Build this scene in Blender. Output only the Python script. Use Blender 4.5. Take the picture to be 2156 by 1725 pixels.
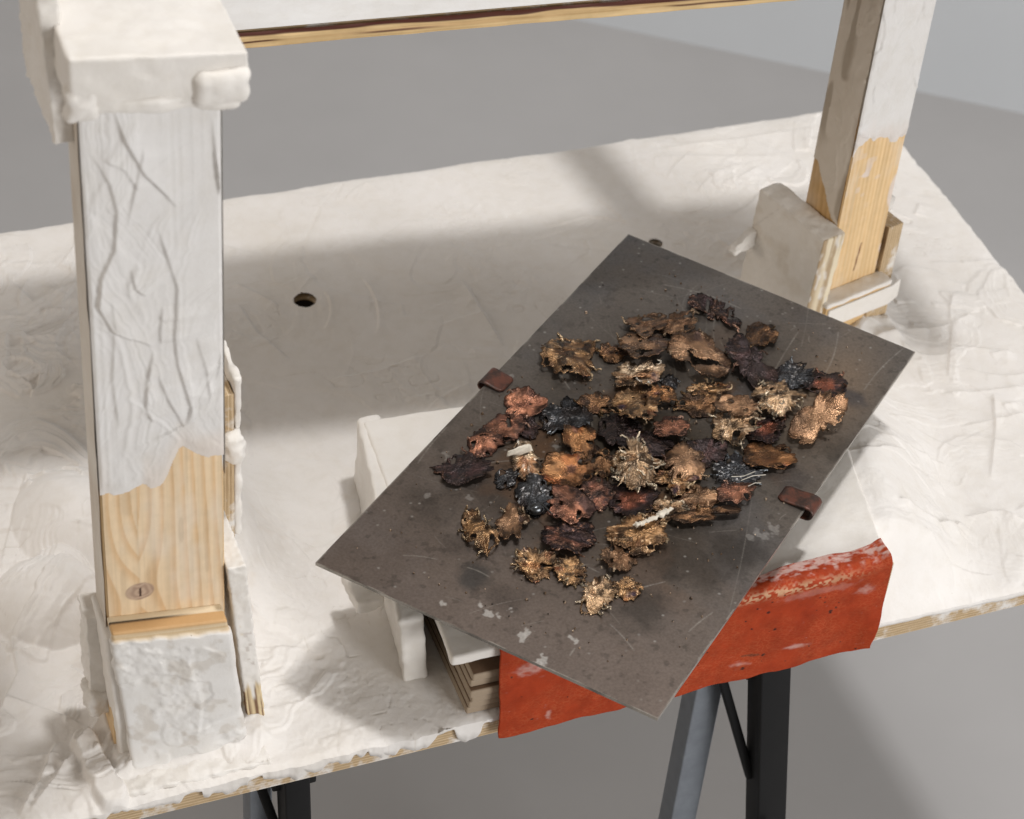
import bpy, bmesh, math
import numpy as np
from mathutils import Vector, Matrix

# ---------------------------------------------------------------- reset
for o in list(bpy.data.objects): bpy.data.objects.remove(o)
scene = bpy.context.scene
COL = scene.collection

# ---------------------------------------------------------------- camera
F, PITCH, ROLL, YAW, CAMZ = 4845.8, 0.7125, -0.0989, 0.4223, 1.5
CX, CY = 1078.0, 862.5            # measuring frame 2156 x 1725
_f = np.array([math.cos(PITCH)*math.sin(YAW), math.cos(PITCH)*math.cos(YAW), -math.sin(PITCH)])
_r = np.cross(_f, [0, 0, 1]); _r /= np.linalg.norm(_r)
_d = np.cross(_f, _r)
R = np.array([math.cos(ROLL)*_r+math.sin(ROLL)*_d, -math.sin(ROLL)*_r+math.cos(ROLL)*_d, _f])
cam = bpy.data.cameras.new('camera'); camo = bpy.data.objects.new('camera', cam); COL.objects.link(camo)
M = Matrix.Identity(4)
for i in range(3):
    M[i][0] = R[0][i]; M[i][1] = -R[1][i]; M[i][2] = -R[2][i]
M[2][3] = CAMZ
camo.matrix_world = M
cam.sensor_width = 36; cam.lens = F/2156*36; cam.clip_start = .05; cam.clip_end = 100
cam.dof.use_dof = True; cam.dof.focus_distance = 1.98; cam.dof.aperture_fstop = 9.0
scene.camera = camo

# ---------------------------------------------------------------- world and lamps (photo studio)
w = bpy.data.worlds.new('World'); scene.world = w; w.use_nodes = True
w.node_tree.nodes['Background'].inputs[0].default_value = (1.0, 0.895, 0.785, 1)
w.node_tree.nodes['Background'].inputs[1].default_value = 0.29
def area(name, loc, target, size, power, color=(1, 1, 1)):
    l = bpy.data.lights.new(name, 'AREA'); l.shape = 'DISK'; l.size = size; l.energy = power; l.color = color
    o = bpy.data.objects.new(name, l); COL.objects.link(o); o.location = loc
    o.rotation_euler = (Vector(target)-Vector(loc)).to_track_quat('-Z', 'Y').to_euler()
    return o
area('key_lamp', (1.42, 1.40, 4.7), (0.9, 1.5, 0), .38, 96, (1, .99, .985))
area('top_lamp', (1.0, 1.7, 4.6), (0.8, 1.6, 0), 1.5, 34, (1, .985, .975))
area('fill_lamp', (2.7, -2.5, 1.0), (0.7, 1.5, .2), 2.2, 128, (.985, .99, 1))
area('left_fill', (-3.2, 1.6, 1.3), (0.9, 1.6, .1), 2.0, 28, (1, .90, .80))  # added warm fill, lifts the far post's dark left face
vs = scene.view_settings
vs.view_transform = 'Standard'; vs.look = 'None'; vs.gamma = 1; vs.exposure = 0.0; vs.use_curve_mapping = False
scene.render.engine = 'CYCLES'
scene.render.resolution_x = 1024; scene.render.resolution_y = 819

# ---------------------------------------------------------------- measuring helpers
def ray(x, y): return R.T @ np.array([(x-CX)/F, (y-CY)/F, 1.])
def P(x, y, z=0.):
    d = ray(x, y); return np.array([0, 0, CAMZ]) + (z-CAMZ)/d[2]*d
def PY(x, y, Y):
    d = ray(x, y); return np.array([0, 0, CAMZ]) + Y/d[1]*d

# ---------------------------------------------------------------- noise
def _h(ix, iy, iz, seed):
    v = (ix.astype(np.int64)*73856093) ^ (iy.astype(np.int64)*19349663) ^ (iz.astype(np.int64)*83492791) ^ (int(seed)*2654435761)
    v &= 0xffffffff
    v = ((v ^ (v >> 16))*0x45d9f3b) & 0xffffffff
    v = ((v ^ (v >> 16))*0x45d9f3b) & 0xffffffff
    v ^= v >> 16
    return v/4294967295.0
def n3(x, y, z, seed=0):
    x, y, z = np.broadcast_arrays(np.asarray(x, float), np.asarray(y, float), np.asarray(z, float))
    x0, y0, z0 = np.floor(x), np.floor(y), np.floor(z)
    fx, fy, fz = x-x0, y-y0, z-z0
    fx, fy, fz = [t*t*t*(t*(t*6-15)+10) for t in (fx, fy, fz)]
    r = 0
    for i in (0, 1):
        for j in (0, 1):
            for k in (0, 1):
                r = r + (fx if i else 1-fx)*(fy if j else 1-fy)*(fz if k else 1-fz)*_h(x0+i, y0+j, z0+k, seed)
    return r*2-1
def n2(x, y, seed=0):
    x, y = np.broadcast_arrays(np.asarray(x, float), np.asarray(y, float))
    x0, y0 = np.floor(x), np.floor(y); fx, fy = x-x0, y-y0
    fx, fy = [t*t*t*(t*(t*6-15)+10) for t in (fx, fy)]
    z = np.zeros_like(x0)
    a, b, c, d = _h(x0, y0, z, seed), _h(x0+1, y0, z, seed), _h(x0, y0+1, z, seed), _h(x0+1, y0+1, z, seed)
    return (a*(1-fx)*(1-fy)+b*fx*(1-fy)+c*(1-fx)*fy+d*fx*fy)*2-1
def fbm2(x, y, oct=4, seed=0):
    r = 0; a = 1; s = 0
    for i in range(oct):
        r = r+a*n2(x*2**i+i*7.3, y*2**i-i*3.1, seed+i); s += a; a *= .5
    return r/s
def fbm3(x, y, z, oct=3, seed=0):
    r = 0; a = 1; s = 0
    for i in range(oct):
        r = r+a*n3(x*2**i, y*2**i, z*2**i, seed+i); s += a; a *= .5
    return r/s
def sst(a, b, x):
    t = np.clip((x-a)/(b-a), 0, 1); return t*t*(3-2*t)
def mix(a, b, t):
    t = np.asarray(t)[..., None]; return np.asarray(a, float)*(1-t)+np.asarray(b, float)*t

# ---------------------------------------------------------------- mesh helpers
def mesh_np(name, V, quads, col=None, smooth=True, tris=None):
    V = np.asarray(V, float).reshape(-1, 3); quads = np.asarray(quads, np.int64).reshape(-1, 4)
    me = bpy.data.meshes.new(name)
    me.vertices.add(len(V)); me.vertices.foreach_set('co', V.ravel())
    me.loops.add(quads.size); me.loops.foreach_set('vertex_index', quads.ravel().astype(np.int32))
    me.polygons.add(len(quads)); me.polygons.foreach_set('loop_start', np.arange(0, quads.size, 4, dtype=np.int32))
    if np.ndim(smooth) == 0: smooth = np.full(len(quads), bool(smooth))
    me.polygons.foreach_set('use_smooth', np.asarray(smooth, bool))
    me.update(calc_edges=True); me.validate()
    if col is not None:
        col = np.asarray(col, float).reshape(-1, col.shape[-1])
        if col.shape[1] == 3: col = np.hstack([col, np.ones((len(col), 1))])
        at = me.color_attributes.new('Col', 'FLOAT_COLOR', 'POINT'); at.data.foreach_set('color', col.ravel())
    return me
def link(name, me, mat, parent=None, loc=None, kind=None):
    o = bpy.data.objects.new(name, me); COL.objects.link(o)
    if me is not None and mat is not None: me.materials.append(mat)
    if parent: o.parent = parent
    if loc is not None: o.location = loc
    if kind: o['kind'] = kind
    return o
def tag(o, label, cat, group=None):
    o['label'] = label; o['category'] = cat
    if group: o['group'] = group
    return o
def thing(name, label, cat, loc, group=None):
    o = bpy.data.objects.new(name, None); COL.objects.link(o); o.location = loc; o.empty_display_size = .02
    return tag(o, label, cat, group)
def grid_quads(n, m, keep=None, off=0):
    i, j = np.meshgrid(np.arange(n-1), np.arange(m-1), indexing='ij')
    a = i*m+j
    q = np.stack([a, a+1, a+m+1, a+m], -1)
    if keep is not None: q = q[keep]
    return q.reshape(-1, 4)+off
def grid_mesh(name, V, col=None, keep=None, flip=False):
    n, m = V.shape[:2]; q = grid_quads(n, m, keep)
    if flip: q = q[:, ::-1]
    return mesh_np(name, V, q, col)
def rbox(name, size, mat, parent=None, loc=(0, 0, 0), rz=0., r=.004, step=.006, amp=0., freq=40., seed=0, warp=None, col=None, mtx=None, amp2=0., freq2=200., disp=None):
    """rounded, slightly uneven block: every face a grid, corners rounded, surface displaced"""
    s = np.asarray(size, float); hs = s/2; r = min(r, hs.min()*.98)
    ns = [max(2, int(round(x/step))+1) for x in s]
    def ax(k):
        t = np.linspace(-hs[k], hs[k], ns[k]+1)
        if r > 0:
            e = np.array([0, .3, .65, 1.0])*r
            t = np.unique(np.concatenate([-hs[k]+e, t[(t > -hs[k]+r*1.2) & (t < hs[k]-r*1.2)], hs[k]-e]))
        return t
    A = [ax(k) for k in range(3)]
    Vs = []; Qs = []; off = 0
    for k in range(3):
        a, b = (k+1) % 3, (k+2) % 3
        for sg in (-1, 1):
            ga, gb = np.meshgrid(A[a], A[b], indexing='ij')
            V = np.zeros(ga.shape+(3,)); V[..., a] = ga; V[..., b] = gb; V[..., k] = sg*hs[k]
            q = grid_quads(*ga.shape, off=off)
            if sg < 0: q = q[:, ::-1]
            Vs.append(V.reshape(-1, 3)); Qs.append(q); off += ga.size
    V = np.concatenate(Vs); Q = np.concatenate(Qs)
    u, inv = np.unique(np.round(V, 6), axis=0, return_inverse=True); inv = inv.ravel()
    Q = inv[Q]; V = u.copy()
    if r > 0:
        inner = np.clip(V, -(hs-r), hs-r); d = V-inner; L = np.linalg.norm(d, axis=1, keepdims=True)
        N = d/np.maximum(L, 1e-9); V = inner+N*r*(L > 1e-9)
    else: N = V/np.linalg.norm(V, axis=1, keepdims=True)
    if amp: V = V+N*(amp*fbm3(V[:, 0]*freq, V[:, 1]*freq, V[:, 2]*freq, 3, seed))[:, None]
    if amp2: V = V+N*(amp2*fbm3(V[:, 0]*freq2, V[:, 1]*freq2, V[:, 2]*freq2, 2, seed+9))[:, None]
    if disp: V = V+N*disp(V)[:, None]
    c = col(V) if col else None
    if warp: V = warp(V)
    me = mesh_np(name, V, Q, c)
    o = link(name, me, mat, parent)
    if mtx is not None: o.matrix_local = mtx
    else: o.location = loc; o.rotation_euler = (0, 0, rz)
    return o
def sub(o, part):
    """hang a piece under the part it belongs to, keeping its place"""
    bpy.context.view_layer.update()
    m = part.matrix_local.inverted() @ o.matrix_local; o.parent = part; o.matrix_local = m
    return o
def tube_np(pts, rad, sides=5):
    pts = np.asarray(pts, float); n = len(pts); rad = np.broadcast_to(rad, (n,))
    T = np.gradient(pts, axis=0); T /= np.linalg.norm(T, axis=1, keepdims=True)+1e-12
    up = np.where(np.abs(T[:, 2:3]) > .9, [[1., 0, 0]], [[0, 0, 1.]])
    A = np.cross(T, up); A /= np.linalg.norm(A, axis=1, keepdims=True)+1e-12; B = np.cross(T, A)
    th = np.arange(sides)/sides*2*math.pi
    V = pts[:, None]+rad[:, None, None]*(np.cos(th)[None, :, None]*A[:, None]+np.sin(th)[None, :, None]*B[:, None])
    i, j = np.meshgrid(np.arange(n-1), np.arange(sides), indexing='ij')
    a = i*sides+j; b = i*sides+(j+1) % sides
    return V.reshape(-1, 3), np.stack([a, b, b+sides, a+sides], -1).reshape(-1, 4)

# ---------------------------------------------------------------- knife strokes / ridges for plaster relief
def strokes(X, Y, n, seed, L, W, amp, ang, spread, stri=.25, ridge=1.0, soft=1.0):
    rng = np.random.default_rng(seed); H = np.zeros_like(X)
    x0, x1, y0, y1 = X.min(), X.max(), Y.min(), Y.max()
    for k in range(n):
        cx, cy = rng.uniform(x0, x1), rng.uniform(y0, y1)
        a = ang+rng.normal()*spread; l = L*rng.uniform(.5, 1.5); w_ = W*rng.uniform(.5, 1.5); cur = rng.normal()*1.2/L
        rad = l*.6+w_
        m = (np.abs(X-cx) < rad) & (np.abs(Y-cy) < rad)
        ii = np.where(m.any(1))[0]; jj = np.where(m.any(0))[0]
        if len(ii) < 2 or len(jj) < 2: continue
        sl = (slice(ii[0], ii[-1]+1), slice(jj[0], jj[-1]+1))
        dx, dy = X[sl]-cx, Y[sl]-cy
        u = dx*math.cos(a)+dy*math.sin(a); v = -dx*math.sin(a)+dy*math.cos(a)
        v = v-cur*u*u+w_*.18*n2(u/l*5+k*3.3, v/w_*.8, seed+k)
        uu = u+w_*.3*n2(v/w_*3, k*1.7, seed+2)
        e = w_*.05*soft+.0008
        v = v+.0016*n2(u*160, v*60, seed+k+7)
        mask = sst(w_/2+e, w_/2-e, np.abs(v))*sst(l/2, l/2-(w_*.35 if soft >= 1 else .004), np.abs(uu))
        prof = amp*(rng.uniform(-.4, 1.0)+rng.uniform(-.7, .7)*v/w_+stri*n2(v/w_*14, k+u/l*.7, seed+5))
        side = rng.choice([-1, 1])
        rd = amp*ridge*rng.uniform(.3, 1.4)*sst(-.4, .5, n2(u/l*4, k*2.7, seed+11))*np.exp(-((v*side-w_/2)/(w_*.045+.0007))**2)*sst(l/2, l/2-w_*.5, np.abs(uu))
        H[sl] = H[sl]*(1-.75*mask)+mask*prof+rd
    return H
def polyridge(X, Y, pts, a, w1, w2, seed=0):
    """a plaster edge: steep on one side (w1), easing off on the other (w2)"""
    pts = np.asarray(pts, float); best = np.full(X.shape, 1e9); sg = np.ones(X.shape); tt = np.zeros(X.shape)
    n = len(pts)-1
    for i in range(n):
        p, q = pts[i], pts[i+1]; d = q-p; L2 = d@d+1e-12
        t = np.clip(((X-p[0])*d[0]+(Y-p[1])*d[1])/L2, 0, 1)
        ex, ey = X-p[0]-t*d[0], Y-p[1]-t*d[1]
        D = np.hypot(ex, ey); c = d[0]*ey-d[1]*ex
        m = D < best
        best = np.where(m, D, best); sg = np.where(m, np.sign(c), sg); tt = np.where(m, (i+t)/n, tt)
    env = np.clip(np.minimum(tt, 1-tt)*8, 0, 1)*(.75+.25*n2(tt*9, 0*tt, seed))
    return a*env*np.where(sg > 0, np.exp(-(best/w1)**1.3), np.exp(-(best/w2)**1.1))

# ---------------------------------------------------------------- materials
class NT:
    def __init__(self, name):
        self.m = bpy.data.materials.new(name); self.m.use_nodes = True
        self.t = self.m.node_tree; self.b = self.t.nodes['Principled BSDF']
    def n(self, typ, **kw):
        nd = self.t.nodes.new(typ)
        for k, v in kw.items():
            if k in nd.inputs: nd.inputs[k].default_value = v
            else: setattr(nd, k, v)
        return nd
    def l(self, a, b): self.t.links.new(a, b)
    def noise(self, scale, detail=4, rough=.55, vec=None, dist=0):
        nd = self.n('ShaderNodeTexNoise'); nd.inputs['Scale'].default_value = scale; nd.inputs['Detail'].default_value = detail
        nd.inputs['Roughness'].default_value = rough; nd.inputs['Distortion'].default_value = dist
        if vec is None: vec = self.obj()
        self.l(vec, nd.inputs['Vector']); return nd.outputs['Fac']
    def obj(self):
        if not hasattr(self, '_tc'): self._tc = self.n('ShaderNodeTexCoord')
        return self._tc.outputs['Object']
    def scaled(self, sx, sy, sz):
        nd = self.n('ShaderNodeMapping'); nd.inputs['Scale'].default_value = (sx, sy, sz); self.l(self.obj(), nd.inputs['Vector']); return nd.outputs['Vector']
    def ramp(self, fac, stops):
        nd = self.n('ShaderNodeValToRGB'); e = nd.color_ramp.elements
        while len(e) < len(stops): e.new(.5)
        for el, (p, c) in zip(e, stops):
            el.position = p; el.color = tuple(c)+(1,) if len(c) == 3 else c
        self.l(fac, nd.inputs['Fac']); return nd.outputs['Color']
    def mixc(self, fac, a, b, typ='MIX'):
        nd = self.n('ShaderNodeMix', data_type='RGBA', blend_type=typ)
        for v, s in ((fac, nd.inputs[0]), (a, nd.inputs[6]), (b, nd.inputs[7])):
            if isinstance(v, (int, float)): s.default_value = v
            elif isinstance(v, tuple): s.default_value = v+(1,) if len(v) == 3 else v
            else: self.l(v, s)
        return nd.outputs[2]
    def math(self, op, a, b=0.):
        nd = self.n('ShaderNodeMath', operation=op)
        for v, s in ((a, nd.inputs[0]), (b, nd.inputs[1])):
            if isinstance(v, (int, float)): s.default_value = v
            else: self.l(v, s)
        return nd.outputs[0]
    def bump(self, h, strength, dist):
        nd = self.n('ShaderNodeBump'); nd.inputs['Strength'].default_value = strength; nd.inputs['Distance'].default_value = dist
        self.l(h, nd.inputs['Height']); self.l(nd.outputs['Normal'], self.b.inputs['Normal']); return nd
    def attr(self):
        a = self.n('ShaderNodeAttribute'); a.attribute_name = 'Col'; return a.outputs['Color'], a.outputs['Alpha']
    def set(self, color=None, rough=.5, metal=0., spec=.5):
        if color is not None:
            if isinstance(color, tuple): self.b.inputs['Base Color'].default_value = color+(1,)
            else: self.l(color, self.b.inputs['Base Color'])
        if isinstance(rough, (int, float)): self.b.inputs['Roughness'].default_value = rough
        else: self.l(rough, self.b.inputs['Roughness'])
        if isinstance(metal, (int, float)): self.b.inputs['Metallic'].default_value = metal
        else: self.l(metal, self.b.inputs['Metallic'])
        self.b.inputs['Specular IOR Level'].default_value = spec
        return self.m

def m_plaster(name, col=(.80, .77, .73), attr=False, fine=1.0):
    t = NT(name)
    base = t.attr()[0] if attr else None
    n1 = t.noise(9, 5, .6); n2_ = t.noise(60, 5, .6)
    c = t.ramp(n1, [(.3, (.93, .92, .90)), (.7, (1, 1, 1))])
    c2 = t.ramp(n2_, [(.25, (.95, .94, .92)), (.55, (1, 1, 1))])
    k = t.mixc(1., c, c2, 'MULTIPLY')
    sp = t.ramp(t.noise(210, 2, .5), [(.17, (.55, .48, .40)), (.21, (1, 1, 1))])
    k = t.mixc(1., k, sp, 'MULTIPLY')
    k = t.mixc(1., k, base if attr else col, 'MULTIPLY')
    h = t.math('ADD', t.noise(240, 5, .6), t.math('MULTIPLY', t.noise(60, 3, .5), .5))
    t.bump(h, .32*fine, .0010)
    return t.set(k, t.math('ADD', t.math('MULTIPLY', n1, .25), .42), 0, .35)
PLASTER = m_plaster('plaster')
PLASTER_C = m_plaster('plaster_stained', attr=True)
def m_attr(name, rough, spec=.3, bumpscale=400, bs=.15, bd=.0006):
    t = NT(name); c, a = t.attr()
    k = t.mixc(1., c, t.ramp(t.noise(120, 4), [(.3, (.93, .93, .92)), (.7, (1, 1, 1))]), 'MULTIPLY')
    t.bump(t.noise(bumpscale, 3), bs, bd)
    return t.set(k, rough, 0, spec)
WOOD = m_attr('bare_pine', .55, .3)
def m_ply(name, axis):
    t = NT(name)
    sep = t.n('ShaderNodeSeparateXYZ'); t.l(t.obj(), sep.inputs[0])
    wob = t.math('MULTIPLY', t.noise(18, 2), .35)
    f = t.math('FRACT', t.math('ADD', t.math('MULTIPLY', sep.outputs[axis], 310.), wob))
    c = t.ramp(f, [(0, (.20, .12, .06)), (.10, (.60, .45, .27)), (.45, (.66, .52, .34)), (.55, (.42, .29, .16)), (1, (.55, .41, .25))])
    st = [60, 60, 60]; st[axis] = 900
    g = t.ramp(t.noise(1, 3, .6, t.scaled(*st)), [(.3, (.75, .72, .68)), (.6, (1, 1, 1))])
    c = t.mixc(1., c, g, 'MULTIPLY')
    sm = t.ramp(t.noise(30, 5, .65), [(.5, (0, 0, 0)), (.62, (1, 1, 1))])
    c = t.mixc(sm, c, (.74, .71, .67))
    t.bump(f, .25, .0008)
    return t.set(c, .65, 0, .25)
PLYZ, PLYX, PLYY = m_ply('plywood_edge', 2), m_ply('plywood_edge_upright', 0), m_ply('plywood_edge_side', 1)

def m_steel():
    t = NT('stained_steel'); c, a = t.attr()
    n = t.noise(420, 4, .65)
    k = t.mixc(1., c, t.ramp(n, [(.3, (.80, .80, .80)), (.65, (1.1, 1.1, 1.1))]), 'MULTIPLY')
    t.bump(t.math('ADD', t.noise(600, 4), t.noise(40, 3)), .12, .0006)
    r = t.math('ADD', t.math('MULTIPLY', t.noise(25, 5, .6), .22), .22)
    return t.set(k, r, t.math('MULTIPLY', a, 1.), .5)
STEEL = m_steel()
def m_patina():
    t = NT('heat_patina'); c, a = t.attr()
    sep = t.n('ShaderNodeSeparateXYZ'); t.l(t.obj(), sep.inputs[0])
    ang = t.math('ARCTAN2', sep.outputs[1], sep.outputs[0])
    r = t.math('SQRT', t.math('ADD', t.math('MULTIPLY', sep.outputs[0], sep.outputs[0]), t.math('MULTIPLY', sep.outputs[1], sep.outputs[1])))
    cmb = t.n('ShaderNodeCombineXYZ'); t.l(t.math('MULTIPLY', ang, 16.), cmb.inputs[0]); t.l(t.math('MULTIPLY', r, 180.), cmb.inputs[1])
    rad = t.noise(1.6, 4, .65, cmb.outputs[0]); fine = t.noise(700, 4, .7); mid_ = t.noise(110, 2, .5, dist=.6)
    # alpha carries how strongly the radial grain shows
    ia = t.math('SUBTRACT', 1., a)
    f = t.math('ADD', t.math('MULTIPLY', rad, a), t.math('MULTIPLY', fine, ia))
    k = t.mixc(1., c, t.ramp(f, [(.30, (.45, .42, .40)), (.48, (.95, .95, .95)), (.70, (1.25, 1.22, 1.2))]), 'MULTIPLY')
    b1 = t.n('ShaderNodeBump'); b1.inputs['Strength'].default_value = .8; b1.inputs['Distance'].default_value = .0034
    t.l(t.math('MULTIPLY', mid_, ia), b1.inputs['Height'])
    b2 = t.bump(f, .6, .0014); t.l(b1.outputs['Normal'], b2.inputs['Normal'])
    rr = t.math('ADD', t.math('MULTIPLY', t.noise(60, 3, .6), .55), t.math('MULTIPLY', fine, .15))
    return t.set(k, t.math('SUBTRACT', rr, .07), .88, .5)
PATINA = m_patina()
def m_simple(name, col, rough, metal=0., spec=.5, n=60, var=.15, bs=.1):
    t = NT(name)
    k = t.mixc(1., col, t.ramp(t.noise(n, 5, .6), [(.3, (1-var,)*3), (.7, (1+var*.3,)*3)]), 'MULTIPLY')
    t.bump(t.noise(n*6, 3), bs, .0005)
    return t.set(k, rough, metal, spec)
BLACK = m_simple('black_powder_coat', (.006, .006, .0065), .5, 0, .22)
ZINC = m_simple('zinc_steel', (.30, .33, .37), .34, .85)
BOLT = m_simple('bolt_steel', (.35, .35, .35), .4, .9)
CARD = m_simple('brown_hardboard', (.30, .205, .14), .7, 0, .2)
FLOOR = m_simple('studio_floor_paint', (.40, .392, .39), .6, 0, .3, 2.2, .07, .03)
WALL = m_simple('studio_wall_paint', (.56, .585, .61), .85, 0, .2, 1.5, .04, .03)
def m_rust():
    t = NT('rusty_strap')
    c = t.ramp(t.noise(70, 5, .7), [(.32, (.02, .016, .016)), (.45, (.055, .028, .02)), (.60, (.13, .045, .028)), (.8, (.06, .03, .022))])
    t.bump(t.noise(500, 4), .3, .0006)
    return t.set(c, .42, .35, .5)
RUST = m_rust()
def m_leather():
    t = NT('cracked_leather'); c, a = t.attr()
    vo = t.n('ShaderNodeTexVoronoi', feature='DISTANCE_TO_EDGE'); vo.inputs['Scale'].default_value = 1
    wv = t.n('ShaderNodeVectorMath', operation='ADD')
    t.l(t.scaled(190, 190, 420), wv.inputs[0])
    nn = t.n('ShaderNodeTexNoise'); nn.inputs['Scale'].default_value = 90; nn.inputs['Detail'].default_value = 3; t.l(t.obj(), nn.inputs['Vector'])
    sc = t.n('ShaderNodeVectorMath', operation='SCALE'); sc.inputs['Scale'].default_value = 2.0; t.l(nn.outputs['Color'], sc.inputs[0]); t.l(sc.outputs[0], wv.inputs[1])
    t.l(wv.outputs[0], vo.inputs['Vector'])
    cr = t.ramp(vo.outputs['Distance'], [(0, (1, 1, 1)), (.15, (0, 0, 0))])
    part = t.ramp(t.noise(26, 3), [(.38, (0, 0, 0)), (.60, (.24, .24, .24))])
    f = t.math('MULTIPLY', cr, part)
    k = t.mixc(f, c, (.62, .20, .085))
    k = t.mixc(1., k, t.ramp(t.noise(70, 4), [(.3, (.8, .78, .75)), (.65, (1.06, 1.06, 1.06))]), 'MULTIPLY')
    t.bump(t.math('ADD', vo.outputs['Distance'], t.noise(220, 3)), .3, .0009)
    return t.set(k, .6, 0, .12)
LEATHER = m_leather()

# ================================================================= SETTING
FZ = -.75
def plane(name, V, mat):
    me = mesh_np(name, np.array(V), [[0, 1, 2, 3]], smooth=False); o = link(name, me, mat); o['kind'] = 'structure'; return o
plane('floor', [(-6, -5, FZ), (9, -5, FZ), (9, 9, FZ), (-6, 9, FZ)], FLOOR)
wa, wb = P(1180, 35, FZ), P(2156, 240, FZ); wd = (wb-wa)/np.linalg.norm(wb-wa)
w0, w1 = wa-wd*4.5, wb+wd*3
nrm = np.array([-wd[1], wd[0], 0]);  nrm = nrm if nrm[1] > 0 else -nrm
plane('wall', [w0, w1, w1+[0, 0, 3.2], w0+[0, 0, 3.2]], WALL)

# ================================================================= PLASTERED TABLETOP
TX0, TX1 = -.12, 1.326
yf = lambda x: 1.2075+.0075*np.clip((x-.22)/.87, -1, 1.3)     # front edge
yb = lambda x: 2.002-.008*(x-.28)/1.05                        # back edge
STEP = .00118
nx = int((TX1-TX0)/STEP); ny = int(.79/STEP)
xs = np.linspace(0, 1, nx); ts = np.linspace(0, 1, ny)
TT, SS = np.meshgrid(ts, xs, indexing='ij')
X = TX0+(TX1-TX0)*SS; X = X+(SS > .9)*0
Y = yf(X)+(yb(X)-yf(X))*TT
X = X+sst(.93, 1, SS)*(-.010*(1-TT)+.0015*n2(Y*25, 0*Y, 5)+.0009*n2(Y*120, 0*Y, 8))
edge = np.exp(-(TT*.79)/.006)
rough_l = sst(.62, .45, X)
Y = Y+edge*(rough_l*(-.002+.0016*fbm2(X*60, 0*X, 4, 3))+.0010*fbm2(X*60, 0*X+4, 3, 4))
eb = np.exp(-((1-TT)*.79)/.006)
Y = Y+eb*(.0013*fbm2(X*22, 0*X+9, 4, 6))
Z = .0022*fbm2(X*5, Y*5, 3, 11)+.0008*fbm2(X*22, Y*22, 3, 21)
Z += strokes(X, Y, 150, 3, .16, .07, .0010, .1, 1.0, .10, .2, .5)
Z += (.55+.75*sst(.85, 1.1, X))*strokes(X, Y, 210, 4, .08, .030, .0012, .3, 1.2, .16, .6, .3)
leftz = sst(.50, .30, X)
Z += leftz*strokes(X, Y, 230, 5, .10, .042, .0046, 1.0, .7, .20, .6, .3)
def prow(*pp): return np.array([P(a, b)[:2] for a, b in pp])
for pts, a, k in (
    ([(975, 590), (1010, 650), (1060, 730)], .0018, 1), ([(1330, 470), (1240, 455), (1150, 478)], .0012, 2),
    ([(1860, 1160), (1960, 1150), (2010, 1120)], .0035, 3), ([(1925, 1190), (1990, 1215), (2010, 1250)], .003, 4),
    ([(2030, 1090), (2110, 1075), (2156, 1095)], .0025, 5), ([(1940, 1090), (2005, 1130), (2020, 1105)], .002, 6),
    ([(2085, 1010), (2095, 900), (2090, 830)], .0018, 7), ([(1980, 830), (2080, 825), (2156, 815)], .0016, 8),
    ([(1960, 730), (2060, 735), (2140, 745)], .0014, 9), ([(2020, 900), (2120, 880), (2156, 870)], .0018, 10),
    ([(780, 520), (850, 470), (920, 460)], .0012, 11), ([(500, 640), (540, 700), (610, 760)], .0014, 12),
    ([(700, 800), (800, 780), (900, 745)], .0012, 13), ([(20, 590), (70, 640), (160, 600), (120, 660)], .0022, 14),
    ([(60, 1720), (150, 1600), (230, 1500), (300, 1450)], .004, 15), ([(0, 1500), (40, 1420), (20, 1340)], .004, 16),
    ([(40, 1720), (90, 1640), (120, 1560)], .004, 17), ([(0, 1200), (40, 1050), (60, 1000)], .003, 18),
    ([(560, 1500), (640, 1480), (700, 1400)], .0014, 19), ([(590, 1140), (650, 1190), (740, 1200)], .0014, 20),
    ([(1250, 350), (1420, 330), (1640, 330)], .0014, 21), ([(1350, 320), (1500, 300), (1680, 275)], .0014, 22),
    ([(1830, 1010), (1900, 990), (1990, 985)], .0018, 23), ([(1700, 1090), (1820, 1060), (1900, 1010)], .0016, 24),
    ([(1900, 950), (1960, 1000), (1985, 1060)], .0022, 25), ([(1900, 700), (1980, 690), (2050, 660)], .0016, 26)):
    Z += polyridge(X, Y, prow(*pts), a*1.7, .0010, .014, k)
rng = np.random.default_rng(77)
for i in range(130):                                          # palette knife edges: sharp on one side
    zone = rng.uniform()
    cx = rng.uniform(.92, 1.32) if zone < .42 else (rng.uniform(.05, .46) if zone < .80 else rng.uniform(.46, .92))
    cy = rng.uniform(1.22, 1.98); an = rng.normal(.15, .7); L = rng.uniform(.02, .10); cur = rng.normal()*.35
    t_ = np.linspace(-.5, .5, 6); pp = np.stack([cx+L*(t_*math.cos(an)-cur*t_*t_*math.sin(an)), cy+L*(t_*math.sin(an)+cur*t_*t_*math.cos(an))], -1)
    m = (np.abs(X-cx) < L*.6+.04) & (np.abs(Y-cy) < L*.6+.04); ii = np.where(m.any(1))[0]; jj = np.where(m.any(0))[0]
    if len(ii) < 3 or len(jj) < 3: continue
    sl = (slice(ii[0], ii[-1]+1), slice(jj[0], jj[-1]+1))
    Z[sl] += polyridge(X[sl], Y[sl], pp, rng.uniform(.0008, .0026)*(1.5 if cx < .46 else 1), .0008, rng.uniform(.005, .016), i)
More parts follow.
